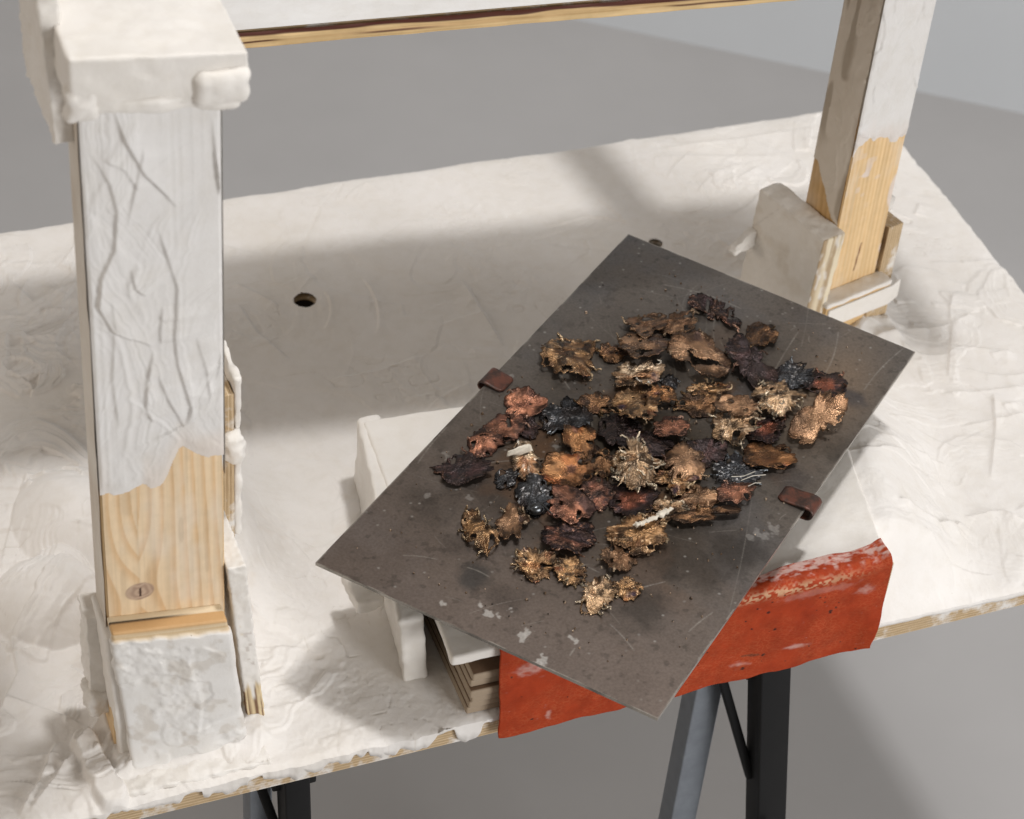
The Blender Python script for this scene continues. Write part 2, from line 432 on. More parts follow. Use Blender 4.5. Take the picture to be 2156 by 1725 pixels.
# body of the plaster: mounds, fillets and the ramp beside the case
def dome(cx, cy, rx, ry, h, p=.55):
    d = ((X-cx)/rx)**2+((Y-cy)/ry)**2
    return h*np.clip(1-d, 0, None)**p
bumps = dome(.220, 1.448, .052, .058, .036, .8)+dome(.262, 1.545, .055, .07, .038, 1.0)
bumps = np.maximum(bumps, .011*sst(.014, .009, np.hypot(X-(.2135+(1.278-np.clip(Y, 1.216, 1.278))*.16), Y-np.clip(Y, 1.216, 1.278))+.002*n2(X*90, Y*90, 2)))
d = np.hypot((X-.372)*1.0, (Y-1.47)*.55); bumps = np.maximum(bumps, .13*np.exp(-(d/.040)**1.25)-.004)
d = np.hypot(np.maximum(np.abs(X-.297)-.062, 0), np.maximum(np.abs(Y-1.30)-.06, 0)); bumps = np.maximum(bumps, .011*np.exp(-d/.010)*(1+.5*fbm2(X*30, Y*30, 3, 31))-.0015)
d = np.hypot(np.maximum(np.abs(X-1.085)-.055, 0), np.maximum(np.abs(Y-1.64)-.065, 0)); bumps = np.maximum(bumps, .020*np.exp(-d/.016)*(1+.6*fbm2(X*30, Y*30, 3, 33))-.0015)
bumps = np.maximum(bumps, 0)
ramp_x = np.clip((X-(.935+(Y-1.215)*.26))/.13, -.5, 1)
ramp = .076*(1-sst(0, 1, ramp_x))*sst(.90, .93, X)*sst(1.212, 1.27, Y)*sst(1.62, 1.36, Y)
Z += np.maximum(bumps, ramp)
Z += edge*rough_l*.002*fbm2(X*70, Y*70, 3, 41)
Z -= .003*np.exp(-(TT*.79)/.004)+.003*np.exp(-((1-TT)*.79)/.005)+.003*np.exp(-((1-SS)*1.44)/.005)
# drilled holes
HOLES = [tuple(P(641, 634)[:2])+(.0125,), tuple(P(1379, 514)[:2])+(.009,)]
hole_d = np.min([np.hypot(X-hx, Y-hy)-hr for hx, hy, hr in HOLES], axis=0)
Z += .0012*np.exp(-np.abs(hole_d)/.002)
keep = hole_d[:-1, :-1] > -.0009
colT = mix((.805, .775, .745), (.78, .755, .73), .5+.5*fbm2(X*4, Y*4, 3, 50))
colT = mix(colT, (.76, .72, .67), sst(.15, .7, fbm2(X*7, Y*7, 4, 51))*.6)
warm = sst(.25, .6, fbm2(X*28, Y*28, 4, 52))*.35*np.exp(-np.minimum(np.hypot(X-.40, Y-1.40), np.hypot(X-.60, Y-1.24))/.08)
colT = mix(colT, (.62, .50, .36), warm)
dirt = sst(.28, .5, fbm2(X*60, Y*60, 3, 53))*np.exp(-np.hypot(X-1.04, Y-1.62)/.03)*.6
colT = mix(colT, (.30, .25, .17), dirt)
pits = sst(.80, .86, n2(X*190, Y*190, 54))*sst(.2, .6, n2(X*9, Y*9, 55))
scr = np.abs(n2(X*60+8*n2(X*9, Y*9, 71), Y*60, 70)); scr = sst(.06, .0, scr)*sst(.25, .55, fbm2(X*11, Y*11, 3, 72)); Z -= .0009*scr; colT = mix(colT, (.55, .49, .42), scr*.35)
scp = sst(.15, .45, fbm2(X*9+30, Y*9, 3, 73)); Z += scp*.0008*fbm2(X*170, Y*170, 3, 74)+.0003*fbm2(X*90, Y*90, 3, 75)
top = np.stack([X, Y, Z], -1)
table = thing('plastered_tabletop', 'long white plastered plywood tabletop standing on the trestles', 'tabletop', (.6, 1.6, 0))
PT = np.array([.6, 1.6, 0.])
# skirt of plaster running over the edges
bx = np.concatenate([top[0, :], top[:, -1], top[-1, ::-1]])
bc = np.concatenate([colT[0, :], colT[:, -1], colT[-1, ::-1]])
k = len(bx); s_ = np.arange(k)
isf = (s_ < nx)
xx = bx[:, 0]; noise_ = fbm2(xx*26, bx[:, 1]*26, 4, 60)
drop = np.where(isf, np.where(xx < .58, .012+.005*noise_, np.where(xx < .95, .004, .005+.003*noise_)), .006+.003*noise_)
drop = np.where(isf & (xx > .44) & (xx < .58), .010+.010*n2(xx*45, 0*xx, 61), drop)
out = np.zeros((k, 3)); out[:nx, 1] = -1; out[nx:nx+ny, 0] = 1; out[nx+ny:, 1] = 1
drop = drop+np.where(isf & (xx < .62), .004*n2(xx*170, 0*xx, 63)-.006*(n2(xx*38, 0*xx, 64) > .25), 0)
mid = bx+out*(.0004+.0006*np.abs(fbm2(xx*90, bx[:, 1]*90, 3, 65)))[:, None]-np.array([0, 0, 1])*(drop*.5)[:, None]
low = bx+out*.0008-np.array([0, 0, 1])*np.maximum(drop, .002)[:, None]
back = low-out*.006
Vs = np.concatenate([top.reshape(-1, 3), bx, mid, low, back])-PT
Cs = np.concatenate([colT.reshape(-1, 3)]+[bc]*2+[bc*.97]*2)
q0 = grid_quads(ny, nx, keep); o0 = top.shape[0]*top.shape[1]
sq = []
for lv in range(3):
    a = o0+lv*k+np.arange(k-1); sq.append(np.stack([a+k, a+k+1, a+1, a], -1))
link('plaster_coat', mesh_np('plaster_coat', Vs, np.concatenate([q0]+sq), Cs), PLASTER_C, table)
# plywood board below, drilled through
bm = bmesh.new()
zt, zb = -.0045, -.026
rim = [(TX0, yf(TX0)+.002), (TX1-.010, yf(TX1)+.002), (TX1-.002, yb(TX1)-.003), (TX0, yb(TX0)-.003)]
me = bpy.data.meshes.new('board')
vv = [Vector((x-PT[0], y-PT[1], z)) for z in (zt, zb) for x, y in rim]
for v in vv: bm.verts.new(v)
bm.verts.ensure_lookup_table(); B = bm.verts
for f in ((0, 1, 2, 3), (7, 6, 5, 4), (0, 4, 5, 1), (1, 5, 6, 2), (2, 6, 7, 3), (3, 7, 4, 0)): bm.faces.new([B[i] for i in f])
bmesh.ops.recalc_face_normals(bm, faces=bm.faces[:]); bm.to_mesh(me); bm.free()
board = link('board', me, PLYZ, table)
cut = bpy.data.meshes.new('drill'); bm = bmesh.new()
for hx, hy, hr in HOLES:
    bmesh.ops.create_cone(bm, cap_ends=True, segments=28, radius1=hr, radius2=hr, depth=.1, matrix=Matrix.Translation((hx-PT[0], hy-PT[1], -.015)))
bm.to_mesh(cut); bm.free()
co = bpy.data.objects.new('drill', cut); COL.objects.link(co); co.parent = table
md = board.modifiers.new('b', 'BOOLEAN'); md.object = co; md.operation = 'DIFFERENCE'; md.solver = 'EXACT'
bpy.context.view_layer.update()
nm = bpy.data.meshes.new_from_object(board.evaluated_get(bpy.context.evaluated_depsgraph_get()))
board.modifiers.clear(); board.data = nm
bpy.data.objects.remove(co)

HOLE_SHADE = m_simple('hole_shade_dark', (.035, .026, .020), .9, 0, .1)
for hx, hy, hr in HOLES:                                      # dark lining added so each drilled hole reads as shaded
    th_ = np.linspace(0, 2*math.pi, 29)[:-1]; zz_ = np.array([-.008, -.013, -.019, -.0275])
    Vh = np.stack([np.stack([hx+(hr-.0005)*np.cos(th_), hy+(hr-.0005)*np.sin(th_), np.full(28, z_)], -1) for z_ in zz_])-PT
    ih, jh = np.meshgrid(np.arange(3), np.arange(28), indexing='ij'); ah = ih*28+jh; bh = ih*28+(jh+1) % 28
    link('hole_shade_liner', mesh_np('hole_shade_liner', Vh, np.stack([ah, ah+28, bh+28, bh], -1)), HOLE_SHADE, table)

# ================================================================= wood grain / face sheets
def sheet(name, parent, origin, ud, vd, w_, h_, step, mat, hf, cf, kf=None, pt=(0, 0, 0), th0=0.):
    """fine grid on a flat face: origin + u*ud + v*vd, raised along the face normal by hf"""
    ud, vd = np.asarray(ud, float), np.asarray(vd, float); nn = np.cross(ud, vd)
    nu, nv = int(w_/step)+1, int(h_/step)+1
    V_, U_ = np.meshgrid(np.linspace(0, h_, nv), np.linspace(0, w_, nu), indexing='ij')
    Hh = hf(U_, V_)
    Vt = np.asarray(origin)+U_[..., None]*ud+V_[..., None]*vd+Hh[..., None]*nn-np.asarray(pt)
    kp = None
    if kf is not None:
        kk = kf(U_, V_); kp = (kk[:-1, :-1] | kk[1:, 1:] | kk[:-1, 1:] | kk[1:, :-1])
    return link(name, grid_mesh(name, Vt, cf(U_, V_), kp), mat, parent)
def pine(U, V, knots=(), period=.009, seed=0, light=(.80, .62, .41), dark=(.66, .41, .20), drift=.1):
    g = U+drift*.02*n2(V*6, U*8, seed)+.010*n2(V*3.5, U*0+seed, seed+1)
    for (ku, kv, kr) in knots:
        d = np.hypot((U-ku), (V-kv)*.55)
        g = g+.020*np.exp(-(d/.030)**2)*np.where(U > ku, -1, 1)*(-1)*np.exp(-np.abs(U-ku)/.035)
    f = (g/period+.25*n2(U*40, V*8, seed+2)) % 1.
    ring = sst(.35, .92, f)*(1-sst(.92, 1., f))
    c = mix(light, dark, ring*.65)
    c = c*(1+.06*n2(U*700, V*10, seed+3)+.05*n2(U*160, V*6, seed+4))[..., None]
    c = mix(c, (.80, .74, .66), sst(.15, .6, fbm2(U*30, V*12, 4, seed+21))*.35); c = mix(c, (.42, .30, .18), sst(.5, .75, n2(U*150, V*25, seed+22))*.25)
    for (ku, kv, kr) in knots:
        d = np.hypot(U-ku, (V-kv)*1.25)/kr
        kc = mix((.50, .36, .27), (.33, .22, .17), .5+.5*np.sin(d*14+2*n2(U*200, V*200, seed)))
        c = mix(c, kc, sst(1.08, .92, d)*.85)
        c = mix(c, (.06, .03, .02), sst(.0012, .0005, np.hypot((U-ku)*1.0-.0005, np.maximum(np.abs(V-kv+.001)-.004, 0))))
    return np.clip(c, .01, 1)

# ================================================================= NEAR POST (left)
LPx0, LPx1, LPy0, LPy1 = .2365, .3325, 1.265, 1.300
lp = thing('timber_post', 'tall near timber post with thick white plaster above bare knotty pine', 'post', (.285, 1.30, 0)); LPT = np.array([.285, 1.30, 0.])
wcore = lambda V: np.tile(np.array([[.70, .50, .28]]), (len(V), 1))
rbox('shaft', (LPx1-LPx0, LPy1-LPy0, .66), WOOD, lp, loc=np.array([(LPx0+LPx1)/2, (LPy0+LPy1)/2, .33])-LPT, r=.002, step=.012, col=lambda V: mix((.70, .50, .28), (.72, .70, .67), sst(-.035, -.03, V[:, 2])))
W0, H0 = LPx1-LPx0, .66
def uv_l(x, y): p = PY(x, y, LPy0); return (p[0]-LPx0, p[2])
ww = W0-.003
sheet('bare_wood_face', lp, (LPx0+.0015, LPy0-.0006, .10), (1, 0, 0), (0, 0, 1), ww, .27, .0009, WOOD,
      lambda U, V: .0002*n2(U*300, V*20, 1), lambda U, V: pine(U, V+.10, [(uv_l(290, 1245)[0], uv_l(290, 1245)[1], .0115)], .0085, 7), pt=LPT)
bl = np.array([uv_l(*p) for p in ((205, 1040), (235, 1037), (270, 1030), (300, 1012), (318, 1030), (335, 1022), (355, 985), (375, 945), (388, 938), (415, 950), (440, 957), (460, 952), (480, 950))])
def bound_l(U): return np.interp(U, bl[:, 0], bl[:, 1])+.0025*n2(U*160, U*0, 4)
RL = [([(235, 222), (262, 290), (300, 355), (345, 400), (372, 432)], .0030), ([(192, 320), (230, 382), (245, 440), (240, 520), (212, 580), (205, 640), (235, 690), (295, 712), (325, 725)], .0032),
      ([(322, 735), (308, 800), (305, 850), (320, 885)], .0026), ([(445, 240), (452, 330), (462, 400), (478, 430), (472, 500), (480, 560), (476, 600), (478, 680), (465, 740), (452, 800)], -.0042),
      ([(300, 300), (285, 380), (266, 470)], .0016), ([(330, 470), (352, 540), (372, 600), (365, 700), (372, 760), (400, 850), (392, 885)], .0024),
      ([(330, 780), (350, 830), (385, 890), (430, 860), (452, 790)], .0026), ([(340, 640), (335, 690), (337, 720)], .0022), ([(215, 330), (260, 350), (290, 395)], .0016),
      ([(410, 700), (432, 770), (440, 830)], .0016), ([(232, 620), (240, 680), (236, 800), (250, 900)], .0014), ([(275, 560), (282, 600), (308, 618)], .0024)]
def relief_l(U, V):
    v = V+.28
    H = .0010+.0006*fbm2(U*40, v*12, 3, 70)+strokes(U, v, 12, 71, .20, .034, .0009, 1.54, .06, .30, .9, 2.)
    H += .00022*n2(U*380, v*7, 72)*sst(-.1, .4, n2(U*30, v*8, 73))
    for i, (pts, a) in enumerate(RL):
        q = np.array([uv_l(*p) for p in pts])
        if a > 0: H += polyridge(U, v, q[::-1], a*1.35, .0010, .021, 80+i)
        else: H += polyridge(U, v, q[::-1], -a*1.1, .0008, .007, 80+i)
    tb = v-bound_l(U)
    H = np.maximum(H, .0004)*sst(-.001, .012, tb)+.0003*sst(-.0015, .0012, tb)
    return H*sst(0, .002, U)*sst(0, .0025, W0-U)+.0008
def col_l(U, V):
    v = V+.28; tb = v-bound_l(U)
    c = mix((.755, .742, .73), (.785, .77, .755), .5+.5*fbm2(U*20, v*9, 3, 75))
    thin = sst(.055, .004, tb+.022*n2(U*35, v*22, 76))
    return mix(c, (.72, .60, .50), thin*.45*sst(-.3, .5, n2(U*45, v*16, 77)))
sheet('plaster_coat', lp, (LPx0, LPy0, .28), (1, 0, 0), (0, 0, 1), W0, .375, .0009, PLASTER_C, relief_l, col_l, lambda U, V: V+.28 > bound_l(U)-.0004, LPT)
# plaster on the side faces
sheet('side_plaster', lp, (LPx1, LPy0, .29), (0, 1, 0), (0, 0, 1), LPy1-LPy0, .365, .003, PLASTER_C, lambda U, V: .0012+.0008*fbm2(U*60, V*20, 3, 91)*sst(0, .004, U), lambda U, V: mix((.78, .75, .71), (.74, .70, .66), n2(U*30, V*30, 2)*.5+.5), pt=LPT)
sheet('side_plaster', lp, (LPx0, LPy1, .15), (0, -1, 0), (0, 0, 1), LPy1-LPy0, .505, .003, PLASTER_C, lambda U, V: .0010+.0008*fbm2(U*60, V*20, 3, 92)*sst(0, .004, U), lambda U, V: mix((.70, .66, .60), (.60, .53, .45), n2(U*30, V*30, 3)*.5+.5), pt=LPT)
# clamping boards at the foot
rbox('base_board', (.126, .072, .010), PLASTER, lp, loc=np.array([.294, 1.250, -.001])-LPT, r=.002, step=.0022, amp=.0022, freq=70, seed=3, amp2=.0022)
def fcw(V):
    q = (.08-V[:, 2])/.16; t = np.clip((-V[:, 2]-.02)/.06, 0, 1)**2
    return np.stack([V[:, 0]*(1+.05*t)+.013*q, V[:, 1]-.009*t*(V[:, 1] < 0), V[:, 2]-.13*V[:, 0]*(1-q)], -1)
fwood = lambda V: sst(-.002, .001, V[:, 2]-.070+.0016*fbm2(V[:, 0]*90, 0*V[:, 0], 3, 6)+.05*V[:, 0])
def fdisp(V):
    x, z = V[:, 0], V[:, 2]
    h = .0016+.0018*fbm2(x*30, z*30, 3, 3)+.0022*fbm2(x*140, z*140, 3, 4)*sst(.0, .35, fbm2(x*25+3, z*25, 2, 5))+.0014*sst(.05, .10, fbm2(x*22+7, z*22, 3, 15))
    h += polyridge(x, z, [(.010, .05), (.012, .02), (.016, -.01), (.012, -.035), (.006, -.05)], .0030, .0012, .010, 3)
    h += polyridge(x, z, [(-.044, -.03), (-.02, -.048), (.01, -.042), (.045, -.035)], .0026, .0014, .009, 4)
    h += polyridge(x, z, [(.022, .055), (.035, .046), (.040, .040)], .0018, .0012, .004, 5)
    return h*(1-fwood(V))*(V[:, 1] < -.004)
def fcol(V):
    x, y, z = V[:, 0], V[:, 1], V[:, 2]
    c = mix((.735, .725, .71), (.785, .765, .74), .5+.5*fbm2(x*25, z*25, 3, 9)); c = mix(c, (.55, .50, .44), sst(.25, .5, fbm2(x*60, z*60, 4, 14))*.5)
    wd_ = mix((.60, .40, .20), (.78, .66, .47), .5+.5*n2(x*12, z*600, 5))
    wt = mix((.60, .37, .17), (.82, .70, .51), sst(.001, .002, y))
    wt = mix(wt, (.04, .035, .03), sst(.0012, .0006, np.abs(y-.0015))*sst(.03, -.01, x))
    return mix(c, mix(wd_, wt, sst(.077, .0785, z)[:]), fwood(V))
rbox('front_clamp_board', (.093, .020, .160), PLASTER_C, lp, loc=np.array([.2825, 1.2552, .0765])-LPT, r=.0018, step=.0014, warp=fcw, disp=fdisp, col=fcol)
lean = lambda V: np.stack([V[:, 0]+.017*(.095-V[:, 2])/.19, V[:, 1], V[:, 2]], -1)
def sccol(V):
    x, y, z = V[:, 0], V[:, 1], V[:, 2]
    c = mix((.80, .77, .73), (.82, .79, .75), .5+.5*n2(x*50, z*50, 1))
    pc = mix((.72, .58, .36), (.20, .11, .06), sst(.45, .7, n2(x*650, z*9, 31)*.5+.5))
    ex = np.maximum(sst(-.052, -.062, z+.012*n2(x*300, 0*x, 7)), sst(.55, .75, n2(x*300, z*300, 3))*sst(.08, .0, z)*.3*(np.abs(x) < .005))
    return mix(c, pc, ex*(y < -.030))
rbox('side_clamp_board', (.0155, .07, .186), PLASTER_C, lp, loc=np.array([.3405, 1.294, .101])-LPT, r=.002, step=.0015, amp=.0010, freq=80, seed=22, warp=lean, amp2=.0008, col=sccol)
rbox('foot_plaster', (.016, .052, .15), PLASTER, lp, loc=np.array([.2395, 1.2785, .075])-LPT, r=.003, step=.003, amp=.0018, freq=60, seed=24, warp=lambda V: np.stack([V[:, 0]+.05*(.075-V[:, 2]), V[:, 1], V[:, 2]], -1))
brace = rbox('back_brace', (.0105, .05, .29), PLYX, lp, loc=np.array([.3525, 1.352, .17])-LPT, r=.001, step=.01)
sub(rbox('brace_plaster', (.006, .05, .17), PLASTER, lp, loc=np.array([.3610, 1.353, .245])-LPT, r=.0025, step=.003, amp=.003, freq=70, seed=5), brace)
sub(rbox('brace_lump', (.018, .016, .030), PLASTER, lp, loc=np.array([.356, 1.326, .262])-LPT, r=.007, step=.002, amp=.004, freq=110, seed=8), brace)
lcb = rbox('left_clamp_board', (.020, .030, .098), PLASTER, lp, loc=np.array([.2335, 1.303, .090])-LPT, r=.0015, step=.0025, amp=.002, freq=60, seed=15, amp2=.0015)
sub(rbox('left_clamp_plaster', (.026, .03, .026), PLASTER, lp, loc=np.array([.2335, 1.296, .040])-LPT, r=.006, step=.002, amp=.006, freq=90, seed=16, amp2=.002), lcb)
rlp = PY(223, 1152, 1.308)
rbox('rear_left_board', (.012, .016, rlp[2]), PLYX, lp, loc=np.array([rlp[0], 1.308, rlp[2]/2])-LPT, r=.001, step=.01)
# thick plaster head
capw = lambda V: np.stack([V[:, 0], V[:, 1], V[:, 2]-.10*V[:, 0]], -1)
head = rbox('plaster_head', (.119, .20, .040), PLASTER, lp, loc=np.array([.2865, 1.338, .6715])-LPT, r=.003, step=.0022, amp=.003, freq=22, seed=44, warp=capw, amp2=.0006, freq2=90)
sub(rbox('head_lip', (.112, .012, .014), PLASTER, lp, loc=np.array([.284, 1.2435, .6535])-LPT, r=.0055, step=.002, amp=.003, freq=50, seed=45, warp=capw), head)
sub(rbox('head_lump', (.044, .028, .030), PLASTER, lp, loc=np.array([.3265, 1.2455, .6610])-LPT, r=.010, step=.0017, amp=.005, freq=34, seed=46, amp2=.0010, freq2=120), head)
sub(rbox('head_nub', (.022, .016, .026), PLASTER, lp, loc=np.array([.2345, 1.2445, .660])-LPT, r=.006, step=.0017, amp=.004, freq=80, seed=47), head)
rbox('head_side_board', (.013, .09, .12), PLASTER, lp, loc=np.array([.2265, 1.325, .666])-LPT, r=.0015, step=.0025, amp=.0022, freq=50, seed=48, amp2=.0018, warp=lambda V: np.stack([V[:, 0]-.05*V[:, 2], V[:, 1], V[:, 2]], -1))
rbox('head_side_board', (.008, .03, .05), PLASTER, lp, loc=np.array([.2345, 1.30, .627])-LPT, r=.002, step=.003, amp=.002, freq=60, seed=49)

# ================================================================= UPPER SHELF and rail
uz = .47
a0, a1 = P(520, 68, uz), P(1520, -17, uz); ud = (a1-a0)/np.linalg.norm(a1-a0); un = np.array([-ud[1], ud[0], 0])
SP = a0+ud*.31
shelf = thing('upper_shelf', 'white painted plywood shelf held above the table along the top of the picture', 'shelf', tuple(SP))
mt = Matrix.Rotation(math.atan2(ud[1], ud[0]), 4, 'Z')
mtx = mt.copy(); mtx.translation = Vector(tuple(un*.135))+Vector((0, 0, -.0075))
rbox('shelf_board', (.94, .262, .014), PLYZ, shelf, mtx=mtx, r=.0008, step=.05)
def shelf_face(U, V):
    return mix((.74, .735, .73), (.68, .67, .66), .5+.5*fbm2(U*20, V*60, 3, 5))
sheet('shelf_paint', shelf, (-.468, .003, 0), (1, 0, 0), (0, 1, 0), .936, .26, .004, PLASTER_C, lambda U, V: .0008+.0006*fbm2(U*30, V*120, 3, 7)*sst(0, .004, V), shelf_face).matrix_local = mt
edge_col = lambda U, V: mix(mix((.74, .54, .28), (.58, .38, .18), .5+.5*n2(U*6, V*700, 3)), (.09, .025, .015), np.maximum(sst(.0095, .0108, V+.0012*n2(U*18, V*0, 4)), sst(.0012, .0006, np.abs(V-.0052-.0006*n2(U*9, 0*V, 9)))*sst(-.2, .3, n2(U*14, 0*V, 8))))
sheet('shelf_edge', shelf, (-.47, .0005, -.0148), (1, 0, 0), (0, 0, 1), .94, .0146, .0009, WOOD, lambda U, V: .0012+.0008*n2(U*40, V*250, 6), edge_col).matrix_local = mt

# ================================================================= FAR POST (right)
M0 = P(1735, 615, .06); M1 = P(1842, 572, .06); M0[2] = M1[2] = 0.
e1 = (M1-M0)/np.linalg.norm(M1-M0); e2 = np.array([-e1[1], e1[0], 0]); wB = np.linalg.norm(M1-M0)
Lt = P(1760, 14, .40); dk = abs((Lt-(M0+[0, 0, .40]))@e2); wD = float(np.clip(dk, .05, .12))
rp = thing('timber_post', 'far timber post of orange pine, white paint on its upper half', 'post', tuple(M0+e1*wB/2+e2*wD/2)); RPT = M0+e1*wB/2+e2*wD/2
ra = math.atan2(e1[1], e1[0])
rbox('shaft', (wB, wD, .455), WOOD, rp, loc=(0, 0, .2275), rz=ra, r=.0015, step=.008, col=lambda V: mix((.66, .43, .2), (.66, .62, .55), sst(.03, .035, V[:, 2]+.02*n2(V[:, 2]*60, V[:, 0]*0, 3))*.85))
orange = dict(light=(.78, .56, .31), dark=(.66, .42, .19))
def pxz(x, y):           # height on the bright face plane
    d = ray(x, y); n_ = -e2; t = ((M0-np.array([0, 0, CAMZ]))@n_)/(d@n_); p = np.array([0, 0, CAMZ])+t*d; return ((p-M0)@e1, p[2])
def pxzd(x, y):
    d = ray(x, y); n_ = -e1; t = ((M0-np.array([0, 0, CAMZ]))@n_)/(d@n_); p = np.array([0, 0, CAMZ])+t*d; return ((p-M0)@e2, p[2])
def slit(c, U, V):
    s0, s1 = pxz(1812, 510), pxz(1795, 570)
    uu = np.interp(V, [s1[1], s0[1]], [s1[0], s0[0]])
    return mix(c, (.18, .06, .02), sst(.0014, .0006, np.abs(U-uu))*(V > s1[1])*(V < s0[1])*.9)
def smear(c, U, V):
    m = sst(.15, .45, fbm2(U*45, V*25, 3, 12)+.9*sst(wB-.016, wB, U)-.75)*.8
    m = np.maximum(m, sst(.35, .5, n2(U*120, V*120, 15))*np.exp(-np.hypot(U-.022, V-pxz(1815, 370)[1])/.02)*.9)
    return mix(c, (.75, .66, .62), m)
sheet('bare_wood_face', rp, M0+e1*.001-e2*.0006, e1, (0, 0, 1), wB-.002, .28, .0011, WOOD, lambda U, V: .0002*n2(U*300, V*20, 1), lambda U, V: smear(slit(pine(U*.9+.01*V, V, (), .0052, 17, **orange), U, V), U, V), pt=RPT)
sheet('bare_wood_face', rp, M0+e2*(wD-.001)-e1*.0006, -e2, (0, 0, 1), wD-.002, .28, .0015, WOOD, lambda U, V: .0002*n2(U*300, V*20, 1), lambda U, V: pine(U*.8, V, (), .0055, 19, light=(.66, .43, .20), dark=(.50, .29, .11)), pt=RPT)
bR = np.array([pxz(*p) for p in ((1760, 385), (1785, 350), (1800, 320), (1815, 300), (1830, 292), (1850, 290), (1870, 292), (1885, 300), (1895, 285), (1910, 278))])
def bnd_r(U): return np.interp(U, bR[:, 0], bR[:, 1])+.0025*n2(U*200, 0*U, 3)
def rel_r(U, V):
    v = V+.12; tb = v-bnd_r(U)
    return (.0012+.0005*fbm2(U*50, v*25, 3, 2)+np.maximum(strokes(U, v, 40, 96, .08, .02, .0011, 1.4, .5, .2, 1.), -.0008))*sst(-.001, .006, tb)*sst(0, .002, U)*sst(0, .002, wB-U)+.0008
sheet('paint_coat', rp, M0+[0, 0, .12], e1, (0, 0, 1), wB, .335, .0011, PLASTER_C, rel_r, lambda U, V: mix((.77, .755, .74), (.74, .68, .64), sst(.03, .004, V+.12-bnd_r(U)+.02*n2(U*60, V*40, 5))*.7), lambda U, V: V+.12 > bnd_r(U), RPT)
bD = np.array([pxzd(*p) for p in ((1698, 305), (1712, 315), (1722, 340), (1732, 370), (1742, 420), (1752, 460), (1762, 475), (1775, 470))]); bD = bD[np.argsort(bD[:, 0])]
def bnd_d(U): return np.interp(wD-U, bD[:, 0], bD[:, 1])+.003*n2(U*120, 0*U, 13)
def rel_d(U, V):
    v = V+.08; tb = v-bnd_d(U)
    return (.0010+.0006*fbm2(U*40, v*14, 3, 2)+np.maximum(strokes(U, v, 40, 97, .10, .02, .0010, 1.5, .25, .2, 1.), -.0007))*sst(-.001, .006, tb)*sst(0, .002, U)+.0008
streak = lambda U, V: np.maximum(sst(.25, .5, n2(U*150, V*16, 21))*sst(-.2, .3, n2(U*20, V*9, 22)), sst(wD-.006, wD-.001, U+.004*n2(V*60, U*0, 24))*sst(-.1, .4, n2(V*22, U*0, 25)))
sheet('paint_coat', rp, M0+e2*wD+[0, 0, .08], -e2, (0, 0, 1), wD, .375, .0013, PLASTER_C, rel_d, lambda U, V: mix((.78, .71, .62), (.42, .35, .27), streak(U, V)*.75), lambda U, V: V+.08 > bnd_d(U), RPT)
# clamping boards round its foot
def atp(a, b, z): return M0+e1*a+e2*b+np.array([0, 0, z])-RPT
def lcw(V):
    return np.stack([V[:, 0]-.06*(.06-V[:, 2]), V[:, 1], V[:, 2]], -1)
def lccol(V):
    x, y, z = V[:, 0], V[:, 1], V[:, 2]
    c = mix((.86, .825, .775), (.79, .74, .67), sst(.1, .5, fbm2(y*40, z*40, 3, 5)))
    ck = np.abs(n2(y*38+z*26, z*24, 6)); c = mix(c, (.26, .21, .16), sst(.10, .01, ck)*sst(.0, .4, n2(y*20, z*20, 16))*.18)
    c = mix(c, (.20, .17, .09), sst(.1, .4, fbm2(y*90, z*90, 3, 8))*sst(-.02, -.05, z)*sst(.02, -.02, y)*.7)
    pc = mix((.76, .67, .50), (.42, .31, .19), sst(.35, .75, n2(x*600, z*7, 31)*.5+.5))
    pc = mix(pc, (.74, .71, .67), sst(.1, .5, fbm2(x*200, z*60, 3, 2))*.8)
    return mix(c, pc, (y < -.0495)*1.)
LB = wD+.052
rbox('left_clamp_board', (.028, LB, .146), PLASTER_C, rp, loc=atp(-.0165, wD/2+.012, .0725), rz=ra, r=.0018, step=.0024, amp=.0012, freq=55, seed=61, amp2=.0006, warp=lcw, col=lambda V: lccol(V*np.array([1, .102/LB, 1])))
rcb = rbox('right_clamp_board', (.020, wD, .118), PLYX, rp, loc=atp(wB+.013, wD/2-.004, .059), rz=ra, r=.001, step=.02)
sub(rbox('right_clamp_plaster', (.028, wD*.8, .045), PLASTER, rp, loc=atp(wB+.016, wD/2+.012, .112), rz=ra, r=.010, step=.003, amp=.007, freq=60, seed=63, amp2=.002), rcb)
rfc = rbox('front_clamp_board', (wB+.018, .018, .056), WOOD, rp, loc=atp(wB/2-.003, -.0105, .028), rz=ra, r=.001, step=.01, col=lambda V: np.tile(np.array([[.70, .48, .24]]), (len(V), 1)))
sub(rbox('clamp_ledge', (wB+.020, .021, .006), PLASTER, rp, loc=atp(wB/2-.003, -.0105, .0575), rz=ra, r=.002, step=.002, amp=.0012, freq=90, seed=64), rfc)
sub(rbox('white_tape', (wB+.034, .0025, .024), PLASTER, rp, loc=atp(wB/2+.007, -.0208, .041), rz=ra, r=.001, step=.003, amp=.0008, freq=60, seed=65, warp=lambda V: np.stack([V[:, 0], V[:, 1]+.3*np.clip(V[:, 0]-wB/2, 0, None), V[:, 2]], -1)), rfc)
sub(rbox('front_clamp_end', (.030, .003, .030), PLYX, rp, loc=atp(wB-.009, -.0205, .0145), rz=ra, r=.0005, step=.02), rfc)
rbox('plaster_flap', (.036, .010, .026), PLASTER, rp, loc=atp(-.050, wD+.030, .088), rz=ra+.25, r=.003, step=.002, amp=.004, freq=60, seed=66, amp2=.0015, warp=lambda V: np.stack([V[:, 0], V[:, 1], V[:, 2]*(.3+.7*np.clip((V[:, 0]+.025)/.045, 0, 1))], -1))
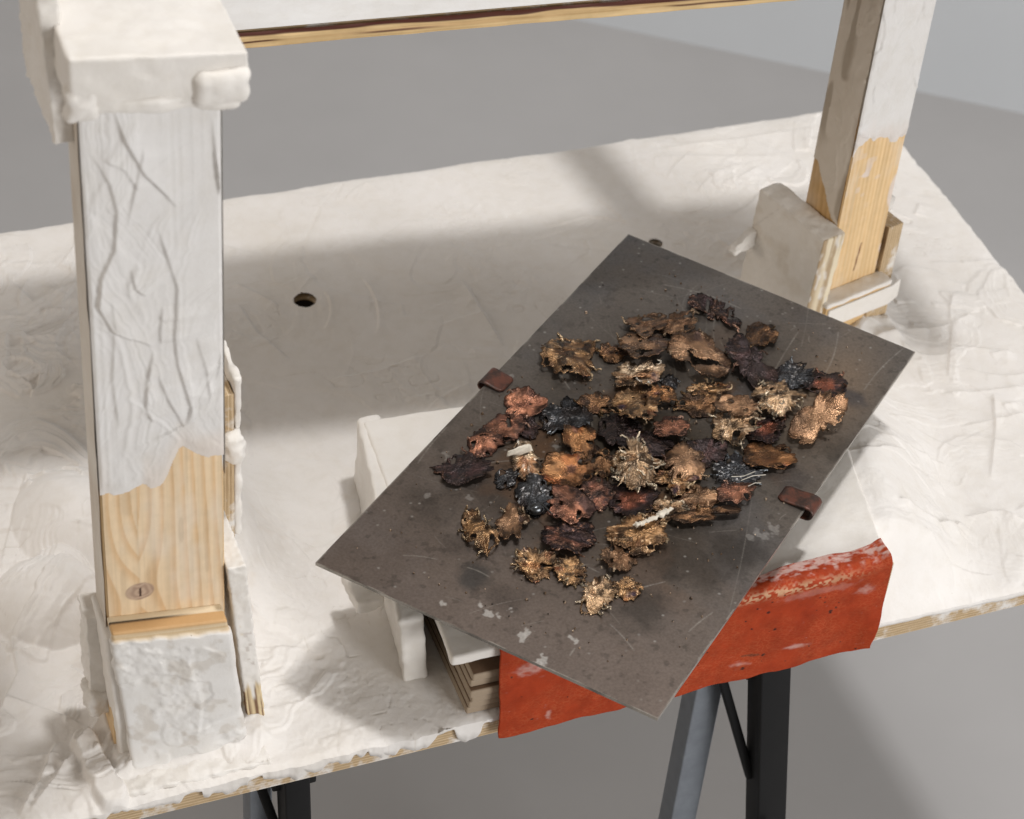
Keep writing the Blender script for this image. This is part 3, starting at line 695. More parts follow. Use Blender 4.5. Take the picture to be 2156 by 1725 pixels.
rbox('foot_plaster', (.03, .03, .03), PLASTER, rp, loc=atp(-.012, -.022, .008), rz=ra, r=.010, step=.003, amp=.006, freq=60, seed=67)

rbox('side_rail', (.055, .46, .02), PLASTER, shelf, loc=np.array([1.01, 1.80, .485])-SP, rz=.10, r=.003, step=.02)

# ================================================================= CASE under the plate
case = thing('plaster_case', 'low white plastered case open at its front left, under the steel plate', 'case', (.74, 1.36, 0)); CP = np.array([.74, 1.36, 0.])
quad = [np.array(q) for q in ((.513, 1.2135), (.928, 1.2175), (.992, 1.50), (.533, 1.520))]
def lidw(V):
    u = V[:, 0]/.46+.5; v = V[:, 1]/.31+.5
    p = quad[0]*((1-u)*(1-v))[:, None]+quad[1]*(u*(1-v))[:, None]+quad[2]*(u*v)[:, None]+quad[3]*((1-u)*v)[:, None]
    return np.concatenate([p-CP[:2], V[:, 2:]], 1)
rbox('lid', (.46, .31, .010), PLASTER, case, loc=(0, 0, .0765), r=.003, step=.004, amp=.0014, freq=25, seed=71, warp=lidw, amp2=.0004)
wl = lambda V: np.stack([V[:, 0]+.16*V[:, 1]-.10*V[:, 2]*sst(.05, -.12, V[:, 1]), V[:, 1], V[:, 2]], -1)
rbox('side_wall', (.023, .262, .080), PLASTER, case, loc=np.array([.5205, 1.3985, .0395])-CP, r=.004, step=.003, amp=.002, freq=35, seed=72, warp=wl, amp2=.0014, freq2=110)
rbox('back_wall', (.43, .02, .070), PLASTER, case, loc=np.array([.77, 1.502, .036])-CP, r=.003, step=.01, amp=.001)
rbox('right_wall', (.02, .26, .070), PLASTER, case, loc=np.array([.945, 1.36, .036])-CP, r=.003, step=.01, amp=.001, warp=lambda V: np.stack([V[:, 0]+.18*V[:, 1], V[:, 1], V[:, 2]], -1))
rbox('divider', (.02, .26, .070), CARD, case, loc=np.array([.63, 1.37, .036])-CP, r=.002, step=.02)
rbox('front_wall', (.33, .012, .066), PLYZ, case, loc=np.array([.775, 1.2285, .034])-CP, r=.001, step=.02)
rbox('side_ledge', (.028, .045, .016), PLASTER, case, loc=np.array([.478, 1.345, .046])-CP, r=.004, step=.003, amp=.003, freq=60, seed=74, amp2=.001)
rbox('riser', (.20, .12, .0555), PLASTER, case, loc=np.array([.76, 1.375, .109])-CP, rz=.7, r=.003, step=.01, amp=.0008)
# thin sheets stored inside
shc = lambda V: mix((.36, .28, .20), (.17, .105, .065), (np.abs(V[:, 2]) > .0038)*(np.abs(V[:, 0]) < .0512)*(np.abs(V[:, 1]) < .0835)*1.)  # edge and top tones darkened for the shade inside the case
for i in range(6):
    o = rbox('hardboard_sheet', (.105, .17, .0084), WOOD, None, loc=(.5865+.0012*((i*7) % 3-1), 1.3015-.0016*((i*5) % 4), .0052+.0085*i), rz=.008*((i*3) % 3-1), r=.0020, step=.02, col=shc)
    lab = ['bottom', 'second lowest', 'third lowest', 'fourth lowest', 'second highest', 'topmost'][i]
    tag(o, '%s thin brown sheet of the pile stored in the white case' % lab, 'board', 'sheets piled inside the case')

# ================================================================= LEATHER
def leather():
    nu, nv = 400, 230
    V_, U_ = np.meshgrid(np.linspace(0, 1, nv), np.linspace(0, 1, nu), indexing='ij')
    xl, xr = .5545, .9285
    bot = np.interp(U_, np.array([.559, .601, .663, .723, .807, .873, .918, .935])*1., [-.016]*8) if False else None
    x = xl+(xr-xl)*U_
    zbot = np.interp(x, [.554, .601, .640, .663, .690, .723, .80, .873, .905, .935], [-.021, -.021, -.020, -.020, -.021, -.024, -.025, -.024, -.021, -.013])+.0015*n2(x*60, 0*x, 3)
    ztop = .0835
    s_top = .010+.003*n2(x*30, 0*x, 5)+.006*sst(.80, .92, x)                      # length lying on the lid
    rb = .007
    arc = rb*math.pi/2
    Ltot = s_top+arc+(ztop-rb-zbot)
    s = V_*Ltot
    yedge = 1.2075+.004*(x-.55)/.38
    y = np.where(s < s_top, yedge+rb+(s_top-s), np.where(s < s_top+arc, yedge+rb-rb*np.sin(np.clip((s-s_top)/rb, 0, math.pi/2)), yedge))
    z = np.where(s < s_top, ztop, np.where(s < s_top+arc, ztop-rb+rb*np.cos(np.clip((s-s_top)/rb, 0, math.pi/2)), ztop-rb-(s-s_top-arc)))
    hang = sst(.075, -.02, z)
    y = y-.0035*hang-.002*hang*(np.sin(x*21+1.0)+.6*np.sin(x*47))-.010*sst(.88, .935, x)*hang+.005*sst(.02, -.02, z)*sst(.76, .93, x)-.0008*fbm2(x*40, z*40, 3, 9)
    x = x-.010*sst(.90, .94, x)*hang+.003*hang*sst(.60, .55, x)+.0006*n2(z*90, x*0, 8)*(np.exp(-U_/.01)+np.exp(-(1-U_)/.01))
    z = z+.0012*fbm2(x*30, s*50, 3, 10)*(s < s_top+arc)+.003*sst(.918, .9285, x)*(s < s_top+.01)
    c = mix((.385, .050, .013), (.315, .036, .010), .5+.5*fbm2(x*18, s*18, 4, 1))
    # pale scaly band worn along the fold, whitened by plaster where it meets the lid
    sb = s-s_top
    scal = sst(-.1, .35, n2(x*420+60*s, s*650, 2)+.15)
    band = np.exp(-((sb-.010)/.0038)**2)*sst(.68, .78, x)*sst(.93, .84, x)
    c = mix(c, (.70, .55, .34), np.clip(band*scal*1.1, 0, 1)*.55)
    wh = sst(.25, .9, .9*fbm2(x*160, s*300, 4, 3)+.8*sst(.010, -.014, sb))*sst(.66, .76, x)
    c = mix(c, (.72, .60, .56), wh*.6*sst(.010, -.002, sb))
    for (cx, cs, r1, r2, a) in ((.585, .030, .018, .010, .8), (.845, .084, .016, .004, .8), (.79, .092, .010, .004, .7), (.905, .030, .012, .006, .7), (.73, .050, .012, .02, .35), (.603, .092, .0035, .007, .8), (.86, .02, .05, .006, .3)):
        g = np.exp(-(((x-cx)/r1)**2+((sb-cs)/r2)**2))
        c = mix(c, (.70, .58, .54), sst(.30, 1.0, g+.5*fbm2(x*150, s*260, 4, 6))*a*.5)
    rng = np.random.default_rng(5)
    for i in range(62):
        cx, cs = rng.uniform(.56, .93), rng.uniform(.014, .105); rr = rng.choice([.0008, .0011, .0016, .0024], p=[.45, .3, .17, .08])
        d = np.hypot(x-cx, sb-cs)+.0006*n2(x*700, s*700, i)
        c = mix(c, (.025, .012, .012), sst(rr, rr*.5, d)*.9)
    st = sst(.55, .8, np.exp(-(((x-.80)/.016)**2+((sb-.083-.2*(x-.8))/.0026)**2))+.3*fbm2(x*200, s*300, 2, 4))
    c = mix(c, (.10, .035, .02), st*.7)
    LP = np.array([.745, 1.215, 0])
    o = link('leather_flap', grid_mesh('leather_flap', np.stack([x, y, z], -1)-LP, c), LEATHER, None, LP)
    sm = o.modifiers.new('s', 'SOLIDIFY'); sm.thickness = .0022; sm.offset = -1
    tag(o, 'orange red cracked leather flap hanging over the front of the white case', 'leather')
leather()

# ================================================================= STEEL PLATE
ZP = .14
PA, PB, PC, PD = [P(x, y, ZP) for x, y in ((1323, 493), (1927, 741), (1385, 1513), (664, 1185))]
def plate():
    nu, nv = 460, 760
    U_, V_ = np.meshgrid(np.linspace(0, 1, nu), np.linspace(0, 1, nv), indexing='ij')
    T = PA*((1-U_)*(1-V_))[..., None]+PB*(U_*(1-V_))[..., None]+PC*(U_*V_)[..., None]+PD*((1-U_)*V_)[..., None]
    a, b = U_*.315, V_*.55
    c = mix((.135, .115, .098), (.105, .094, .085), .5+.5*fbm2(a*9, b*9, 4, 1))
    c = mix(c, (.10, .10, .105), sst(.0, .6, fbm2(a*14, b*14, 4, 2))*.6)
    cen = np.exp(-(((U_-.52)/.36)**4+((V_-.55)/.36)**4))
    c = mix(c, (.040, .030, .019), cen*sst(-.7, .2, fbm2(a*11, b*11, 4, 3))*.85)
    c = mix(c, (.13, .060, .022), cen*sst(.05, .5, fbm2(a*26, b*26, 4, 4))*.8)
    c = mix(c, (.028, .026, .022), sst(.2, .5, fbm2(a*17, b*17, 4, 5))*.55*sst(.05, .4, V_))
    c = c*1.25; c = mix(c, (.215, .170, .145), sst(.45, 1.0, V_)*.65+.30*sst(.70, 1., V_)*U_)  # near corner painted lighter, as if reflecting the bright surroundings
    post_reflect = np.exp(-(((U_-.86)/.10)**2+((V_-.20)/.13)**2)); c = mix(c, (.29, .205, .135), post_reflect*.8)  # warm reflection of the far post, painted into the plate colour
    for (px_, py_, r_, cc, am) in ((1795, 835, .016, (.03, .04, .06), .8), (1000, 1215, .020, (.025, .035, .04), .8), (1350, 1290, .030, (.045, .038, .032), .85), (1030, 1060, .03, (.06, .05, .045), .6), (900, 1060, .03, (.07, .06, .052), .6),
                                   (1560, 1160, .03, (.022, .018, .014), .8), (1470, 1190, .04, (.03, .022, .015), .7), (1060, 1260, .02, (.05, .04, .035), .7), (960, 1150, .018, (.06, .05, .045), .6), (1660, 1010, .02, (.05, .045, .05), .6)):
        p = P(px_, py_, ZP); d = np.hypot(T[..., 0]-p[0], T[..., 1]-p[1])/r_+.45*fbm2(a*60, b*60, 3, int(px_))
        c = mix(c, cc, sst(1.2, .2, d)*am*.75)
    pit = sst(.25, .6, fbm2(a*160, b*160, 3, 7)); c = mix(c, (.045, .038, .032), pit*.35)
    
    rough = np.ones_like(a)*.62
    rng = np.random.default_rng(3)
    def scratch(p0, p1, cur, wd, st):
        nonlocal c
        n = 14; t = np.linspace(0, 1, n); p0, p1 = np.array(p0[:2]), np.array(p1[:2]); d = p1-p0; L = np.hypot(*d); nn = np.array([-d[1], d[0]])/L
        pts = p0+t[:, None]*d+(np.sin(t*math.pi)*cur*L)[:, None]*nn
        for i in range(n-1):
            q0, q1 = pts[i], pts[i+1]; mn, mx = np.minimum(q0, q1)-.002, np.maximum(q0, q1)+.002
            m = (T[..., 0] > mn[0]) & (T[..., 0] < mx[0]) & (T[..., 1] > mn[1]) & (T[..., 1] < mx[1])
            if not m.any(): continue
            ex, ey = T[..., 0][m]-q0[0], T[..., 1][m]-q0[1]; dd = q1-q0; tt = np.clip((ex*dd[0]+ey*dd[1])/(dd@dd), 0, 1)
            D = np.hypot(ex-tt*dd[0], ey-tt*dd[1])
            f = np.exp(-(D/wd)**2)*st*(.6+.4*n2(t[i]*20, 0., 3))
            c[m] = mix(c[m], (.42, .39, .35), np.clip(f, 0, 1))
    lines = [((1180, 850), (1245, 925), .25), ((1375, 900), (1450, 925), .05), ((930, 985), (1190, 965), .02), ((850, 1170), (920, 1178), .05), ((985, 1195), (1030, 1215), .05), ((1285, 1315), (1335, 1370), .03), ((1200, 1380), (1210, 1365), 0), ((1820, 590 + 230), (1900, 735), .03),
             ((1400, 600), (1560, 650), .06), ((1240, 1000), (1160, 970), .1), ((1765, 700), (1730, 800), .04), ((1180, 790), (1200, 820), 0), ((1180, 1165), (1260, 1205), 0), ((1320, 1245), (1400, 1225), 0), ((1450, 1330), (1500, 1290), .02), ((1560, 1290), (1530, 1330), 0), ((1590, 870), (1680, 700), .02), ((880, 975), (940, 900), .02)]
    for p, q, cu in lines: scratch(P(*p, ZP), P(*q, ZP), cu, .0006, .5)
    for i in range(70):
        u, v = rng.uniform(.02, .98), rng.uniform(.02, .98); p = PA*(1-u)*(1-v)+PB*u*(1-v)+PC*u*v+PD*(1-u)*v
        an = rng.uniform(0, 6.3); L = rng.exponential(.03)+.006
        scratch(p, p+L*np.array([math.cos(an), math.sin(an), 0]), rng.normal()*.06, .0004, rng.uniform(.1, .4))
    spots = [(1010, 1275, .004), (1028, 1292, .006), (1072, 1282, .004), (1052, 1298, .004), (1108, 1330, .006), (1100, 1342, .006), (1205, 1345, .005), (1130, 1400, .006), (1150, 1390, .007), (1140, 1408, .004), (1085, 1425, .003), (1060, 795, .006), (1075, 790, .004), (1610, 1128, .009), (1580, 1132, .004), (1630, 1112, .007), (1596, 1130, .003), (1000, 1002, .003), (930, 1270, .004), (1050, 1120, .005), (990, 1050, .004), (900, 1045, .004), (940, 960, .006), (1170, 1165, .004), (1215, 960, .010), (1170, 940, .006), (1165, 1025, .012)]
    for i, (x_, y_, r_) in enumerate(spots):
        p = P(x_, y_, ZP); d = np.hypot(T[..., 0]-p[0], (T[..., 1]-p[1])*.8)/(r_*.8)+1.1*fbm2(a*210, b*210, 3, 90+i)
        m = sst(.85, .45, d)*(.6 if y_ > 1240 else .25); c = mix(c, (.55, .53, .50), m); rough = rough*(1-.8*m)
    for i in range(150):
        u, v = rng.uniform(0, 1), rng.uniform(0, 1); p = PA*(1-u)*(1-v)+PB*u*(1-v)+PC*u*v+PD*(1-u)*v
        d = np.hypot(T[..., 0]-p[0], T[..., 1]-p[1]); m = sst(.0016, .0006, d)*rng.uniform(.2, .7)
        c = mix(c, (.45, .43, .40), m)
    edgew = np.minimum(np.minimum(a, .315-a), np.minimum(b, .55-b))
    c = mix(c, (.40, .37, .33), sst(.0016, .0003, edgew)*sst(-.1, .4, n2(a*70+9, b*70, 8))*.8)
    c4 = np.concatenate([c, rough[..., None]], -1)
    o_ = (PA+PC)/2; o_[2] = ZP-.003
    # rim
    ring = np.concatenate([T[:, 0], T[-1, :], T[::-1, -1], T[0, ::-1]]); k = len(ring)
    rc = np.tile(np.array([[.30, .28, .25, .6]]), (k, 1))*np.array([1, 1, 1, 1.])
    rc[:, :3] *= (1+.4*n2(np.arange(k)*.05, np.zeros(k), 4))[:, None]
    V = np.concatenate([T.reshape(-1, 3), ring, ring-[0, 0, .003], np.array([PA, PB, PC, PD])-[0, 0, .003]])-o_
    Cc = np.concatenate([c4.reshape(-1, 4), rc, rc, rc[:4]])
    o0 = nu*nv; aidx = o0+np.arange(k); an = o0+(np.arange(k)+1) % k
    q = np.concatenate([grid_quads(nu, nv)[:, ::-1], np.stack([aidx, an, an+k, aidx+k], -1)[:, ::-1], [[o0+2*k, o0+2*k+1, o0+2*k+2, o0+2*k+3]]])
    sm = np.ones(len(q), bool); sm[-k-1:] = False
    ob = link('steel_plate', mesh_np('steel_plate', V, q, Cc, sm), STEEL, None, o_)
    bpy.context.view_layer.update()
    tag(ob, 'dark stained rectangular steel plate lying askew on the white case', 'plate')
plate()
# straps gripping its long edges
def strap(c_on, t, outn, width, lon, label, rr):
    prof = [(-lon, .0012)]+[(-lon*(1-i/6), .0012+.0022*(i/6)**2) for i in range(1, 7)]
    r_ = rr
    for i in range(1, 13):
        an = math.pi*i/12; prof.append((.001+r_*math.sin(an)**.8, -.0012-(rr-.005)*.6+(.0046+(rr-.005)*.6)*math.cos(an)))
    prof += [(-.012, -.0066-(rr-.005)*1.2), (-.03, -.0074-(rr-.005)*1.2)]
    prof = np.array(prof); m = 9
    tt = np.linspace(-width/2, width/2, m)
    V = np.zeros((len(prof), m, 3))
    for j in range(m):
        q = np.abs(tt[j])/(width/2); sh = .15*lon*max(0, (q-.8)/.2)**2
        V[:, j] = (prof[:, :1]+np.where(prof[:, :1] < -lon*.8, sh, 0)*(np.arange(len(prof))[:, None] < 8))*outn+tt[j]*t+prof[:, 1:]*np.array([0, 0, 1])
    o = link('metal_strap', grid_mesh('metal_strap', V, None), RUST, None, c_on)
    sm = o.modifiers.new('s', 'SOLIDIFY'); sm.thickness = .0014; sm.offset = 0
    tag(o, label, 'clip', 'straps gripping the plate')
def edge_pt(A_, B_, x, y):
    p = P(x, y, ZP); d = (B_-A_)/np.linalg.norm(B_-A_); return A_+d*((p-A_)@d), d
pe, td = edge_pt(PA, PD, 1004, 786); on = np.array([-td[1], td[0], 0]); on = on if on @ (pe-(PA+PC)/2) > 0 else -on
strap(pe, td, on, .024, .019, 'rusty red bent metal strap over the upper left edge of the plate', .005)
pe, td = edge_pt(PB, PC, 1702, 1062); on = np.array([-td[1], td[0], 0]); on = on if on @ (pe-(PA+PC)/2) > 0 else -on
strap(pe, td, on, .021, .026, 'dark brown bent metal strap over the right edge of the plate', .0075)

# ================================================================= SCORCHED METAL PIECES
KIND = {  # base, second, rim, fleck, radial
 'tan':    ((.38, .245, .150), (.22, .130, .075), (.16, .095, .055), (.62, .46, .31), .72),
 'gold':   ((.40, .255, .130), (.12, .066, .032), (.26, .155, .08), (.82, .62, .40), .10),
 'bright': ((.50, .37, .235), (.20, .12, .065), (.38, .26, .15), (.95, .80, .60), .05),
 'copper': ((.40, .195, .125), (.22, .105, .072), (.06, .034, .032), (.62, .38, .28), .60),
 'dark':   ((.050, .042, .046), (.080, .052, .054), (.040, .030, .032), (.26, .15, .11), .20),
 'blue':   ((.036, .042, .050), (.070, .080, .092), (.026, .026, .030), (.46, .50, .54), .05),
 'redeye': ((.33, .125, .080), (.060, .042, .046), (.036, .030, .034), (.42, .22, .15), .65),
 'brown':  ((.20, .115, .060), (.090, .050, .030), (.07, .040, .024), (.46, .29, .15), .35),
 'flecked': ((.052, .038, .042), (.24, .115, .080), (.034, .026, .028), (.52, .31, .22), .05),
 'cream':  ((.72, .61, .45), (.38, .22, .12), (.50, .36, .22), (1., .92, .80), .05),
 'orange': ((.36, .195, .090), (.26, .130, .060), (.08, .045, .026), (.52, .32, .16), .55)}
def ground(cx, cy, z):
    o = P(cx, cy, z); return o, (P(cx+1, cy, z)-o), (P(cx, cy-1, z)-o)
def piece(cx, cy, w_, h_, kind, label, seed, spike=.12, holes=.04, dome=.10, crump=.10, lift=0., tilt=(0, 0), lobes=None, wires=2, curl=0.):
    rng = np.random.default_rng(seed+100); spike = spike*.66; wires = int(wires*.7)
    z0 = ZP+.0008+lift
    o, gu, gv = ground(cx, cy, z0+.002)
    nt, nr = 260, 13
    th = np.linspace(0, 2*math.pi, nt+1)[:-1]
    ph = np.cos(th), np.sin(th)
    base = 1.06+.20*n2(ph[0]*1.3+seed, ph[1]*1.3, seed)+.17*n2(ph[0]*2.6, ph[1]*2.6+seed, seed+1)+.07*n2(ph[0]*6, ph[1]*6+seed, seed+31)
    if lobes:
        rr = np.zeros(nt)
        for (lx, ly, lr) in lobes:           # union of discs seen from the centre
            bq = ph[0]*lx+ph[1]*ly; disc = bq*bq-(lx*lx+ly*ly-lr*lr)
            rr = np.maximum(rr, np.where(disc > 0, bq+np.sqrt(np.maximum(disc, 0)), 0))
        base = np.maximum(rr, .22)*(.78+.22*base)
    # the torn rim: a chain of round bites with points left standing between them
    bite = np.zeros(nt); tip = np.zeros(nt); t0 = rng.uniform(0, 6.28); end = t0+2*math.pi
    mean = .06+spike*.42
    while t0 < end-.03:
        wd_ = min(mean*rng.uniform(.35, 1.9), end-t0); x_ = (np.mod(th-t0, 2*math.pi))/wd_
        m = x_ < 1
        dep = wd_*(.22+.75*spike)*rng.uniform(.2, 1.3)
        bite[m] += dep*np.sin(x_[m]*math.pi)**.6
        dl = np.angle(np.exp(1j*(th-t0))); tp = spike*.42*max(0, rng.normal(.3, .7)); tip += tp*np.exp(-(np.abs(dl)/.018)**1.2)
        t0 += wd_
    big = np.zeros(nt)
    for i in range(int(rng.integers(1, 4)+spike*7)):
        c0 = rng.uniform(0, 6.28); dl = np.angle(np.exp(1j*(th-c0))); big += rng.uniform(.08, .36)*np.exp(-np.abs(dl/rng.uniform(.07, .28))**2.6)
    ser = .045*n2(th*22, 0*th+seed, seed+41)+.035*n2(th*41, 0*th, seed+42)
    rim = np.maximum(base-bite-big+tip+ser*(.4+1.5*spike), .16)
    rho = np.linspace(0, 1, nr)**.85
    soft = np.convolve(np.concatenate([rim[-8:], rim, rim[:8]]), np.ones(17)/17, 'valid')
    q_ = rho[:, None]
    RR = q_*((1-q_**3)*soft[None, :]+q_**3*rim[None, :]); TH = np.broadcast_to(th, RR.shape)
    u, v = RR*np.cos(TH), RR*np.sin(TH)
    size = (w_+h_*1.5)/4*np.linalg.norm(gu)
    crump = crump*.42; hz = dome*(.55 if dome > .29 else .22*rng.choice([1, 1, -1]))*(1-np.clip(RR, 0, 1.2)**2)
    hz = hz+crump*1.5*fbm2(u*1.1+seed, v*1.1, 2, seed+4)*(.35+.9*q_)
    fold = 1-np.abs(n2(u*2.0+seed*.7, v*2.0, seed+5))*2.4; fold2 = 1-np.abs(n2(u*4.2, v*4.2+seed, seed+15))*2.4
    hz = hz+crump*(.8*np.clip(fold, 0, 1)**2+.30*np.clip(fold2, 0, 1)**2)
    hz = hz+curl*np.clip(u*math.cos(seed)+v*math.sin(seed), 0, None)**2
    hz = hz+(tip[None, :]*rng.uniform(-.3, .6, nt)[None, :]*.5+.08*n2(th*3, 0*th, seed+16)[None, :])*q_**5
    an = rng.uniform(0, 6.28); hz = hz+tilt[0]*u+tilt[1]*v+.15*(u*math.cos(an)+v*math.sin(an))
    Z_ = hz*size; Z_ = np.maximum(Z_-np.percentile(Z_, 5), 0)
    Vp = (u*w_/2)[..., None]*gu+(v*h_/2)[..., None]*gv; Vp[..., 2] = Z_
    b, s2, rm, fl, ra_ = KIND[kind]
    hn = fbm2(u*1.7+3.7*seed, v*1.7, 4, seed+6)
    c = mix(b, s2, sst(-.05, .40, hn))
    if kind == 'redeye': c = mix(b, s2, sst(.30, .75, RR+.4*hn))
    if kind == 'cream': c = mix(b, s2, sst(-.1, .25, -v+.5*hn))
    if kind in ('copper', 'tan') and seed % 4 == 1: c = mix(c, (.055, .045, .05), sst(.1, .5, u*.7+v*.4+.5*hn)*.8)
    c = mix(c, np.array(rm)*.45, sst(.60, .92, RR/np.maximum(rim, .2)[None, :]+.34*n2(u*3, v*3, seed+7))*.85)
    fk = n2(u*11, v*11, seed+8); patch = sst(-.2, .4, n2(u*2.3, v*2.3+5, seed+18))
    c = mix(c, fl, sst(.40, .75, fk)*patch*(.8 if kind in ('flecked', 'bright', 'gold', 'blue', 'cream') else .3))
    c = mix(c, (.018, .012, .009), sst(.15, .55, n2(u*3.4+9, v*3.4, seed+9))*(.85 if kind in ('gold', 'bright', 'brown', 'cream') else .45))
    c = mix(c, fl, np.clip(fold, 0, 1)**4*crump*(2.2 if kind not in ('dark', 'blue', 'redeye') else .8))
    irid = sst(.45, .7, n2(u*1.6+20, v*1.6, seed+19))*(kind in ('orange', 'cream', 'gold'))
    c = mix(c, mix((.45, .12, .03), (.06, .05, .14), sst(-.2, .3, hn)), irid*.25)
    c = mix(c, fl, (sst(.02, .15, tip)*.8)[None, :]*q_**4*(.25 if kind in ('dark', 'blue', 'redeye') else .9))
    char = sst(.0, .5, fbm2(u*1.3+31, v*1.3, 3, seed+23)); c = mix(c, (.030, .022, .018), char*.55)
    c4 = np.concatenate([np.clip(c*np.array([1.18, 1.07, 1.0]), .004, 1.0), np.full(c.shape[:2]+(1,), ra_)], -1)
    V = [Vp.reshape(-1, 3)]; Cc = [c4.reshape(-1, 4)]
    i, j = np.meshgrid(np.arange(nr-1), np.arange(nt), indexing='ij'); a = i*nt+j; bq = i*nt+(j+1) % nt
    Q = np.stack([a, a+nt, bq+nt, bq], -1)
    if holes > 0:
        hnz = n2(u*2.6+seed*1.7, v*2.6, seed+12); kq = ~((hnz[:-1] > .78-holes) & (RR[:-1] > .22) & (RR[:-1] < .90*rim[None, :])); Q = Q[kq]
    Q = [Q.reshape(-1, 4)]; off = nr*nt
    for k in range(wires):                   # frozen drips and threads of metal on the rim
        t0 = rng.integers(nt); inside = k > 9 and rng.uniform() < .6; ri = rng.integers(3, nr-2) if inside else nr-1
        p = Vp[ri, t0].copy(); dr = p/np.linalg.norm(p)+rng.normal(size=3)*(1. if inside else .4); dr[2] = rng.uniform(-.1, .5)
        pts = [Vp[ri-2, t0].copy(), p.copy()]
        for s_i in range(7):
            dr = dr+rng.normal(size=3)*.55; dr /= np.linalg.norm(dr); p = p+dr*size*rng.uniform(.03, .075); p[2] = min(max(p[2], .0006), .012); pts.append(p.copy())
        tv, tq = tube_np(pts, np.linspace(.00065, .00022, len(pts))*rng.uniform(.7, 1.2), 4)
        V.append(tv); Q.append(tq+off); off += len(tv); Cc.append(np.tile(np.append(np.array(fl)*rng.uniform(.15, .85), .1), (len(tv), 1)))
    me = mesh_np('metal_piece', np.concatenate(V), np.concatenate(Q), np.concatenate(Cc))
    ob = link('scorched_metal_piece', me, PATINA, None, (o[0], o[1], z0))
    sm = ob.modifiers.new('s', 'SOLIDIFY'); sm.thickness = .0007; sm.offset = 1
    tag(ob, label, 'metal piece', 'scorched metal pieces on the plate')
    return ob
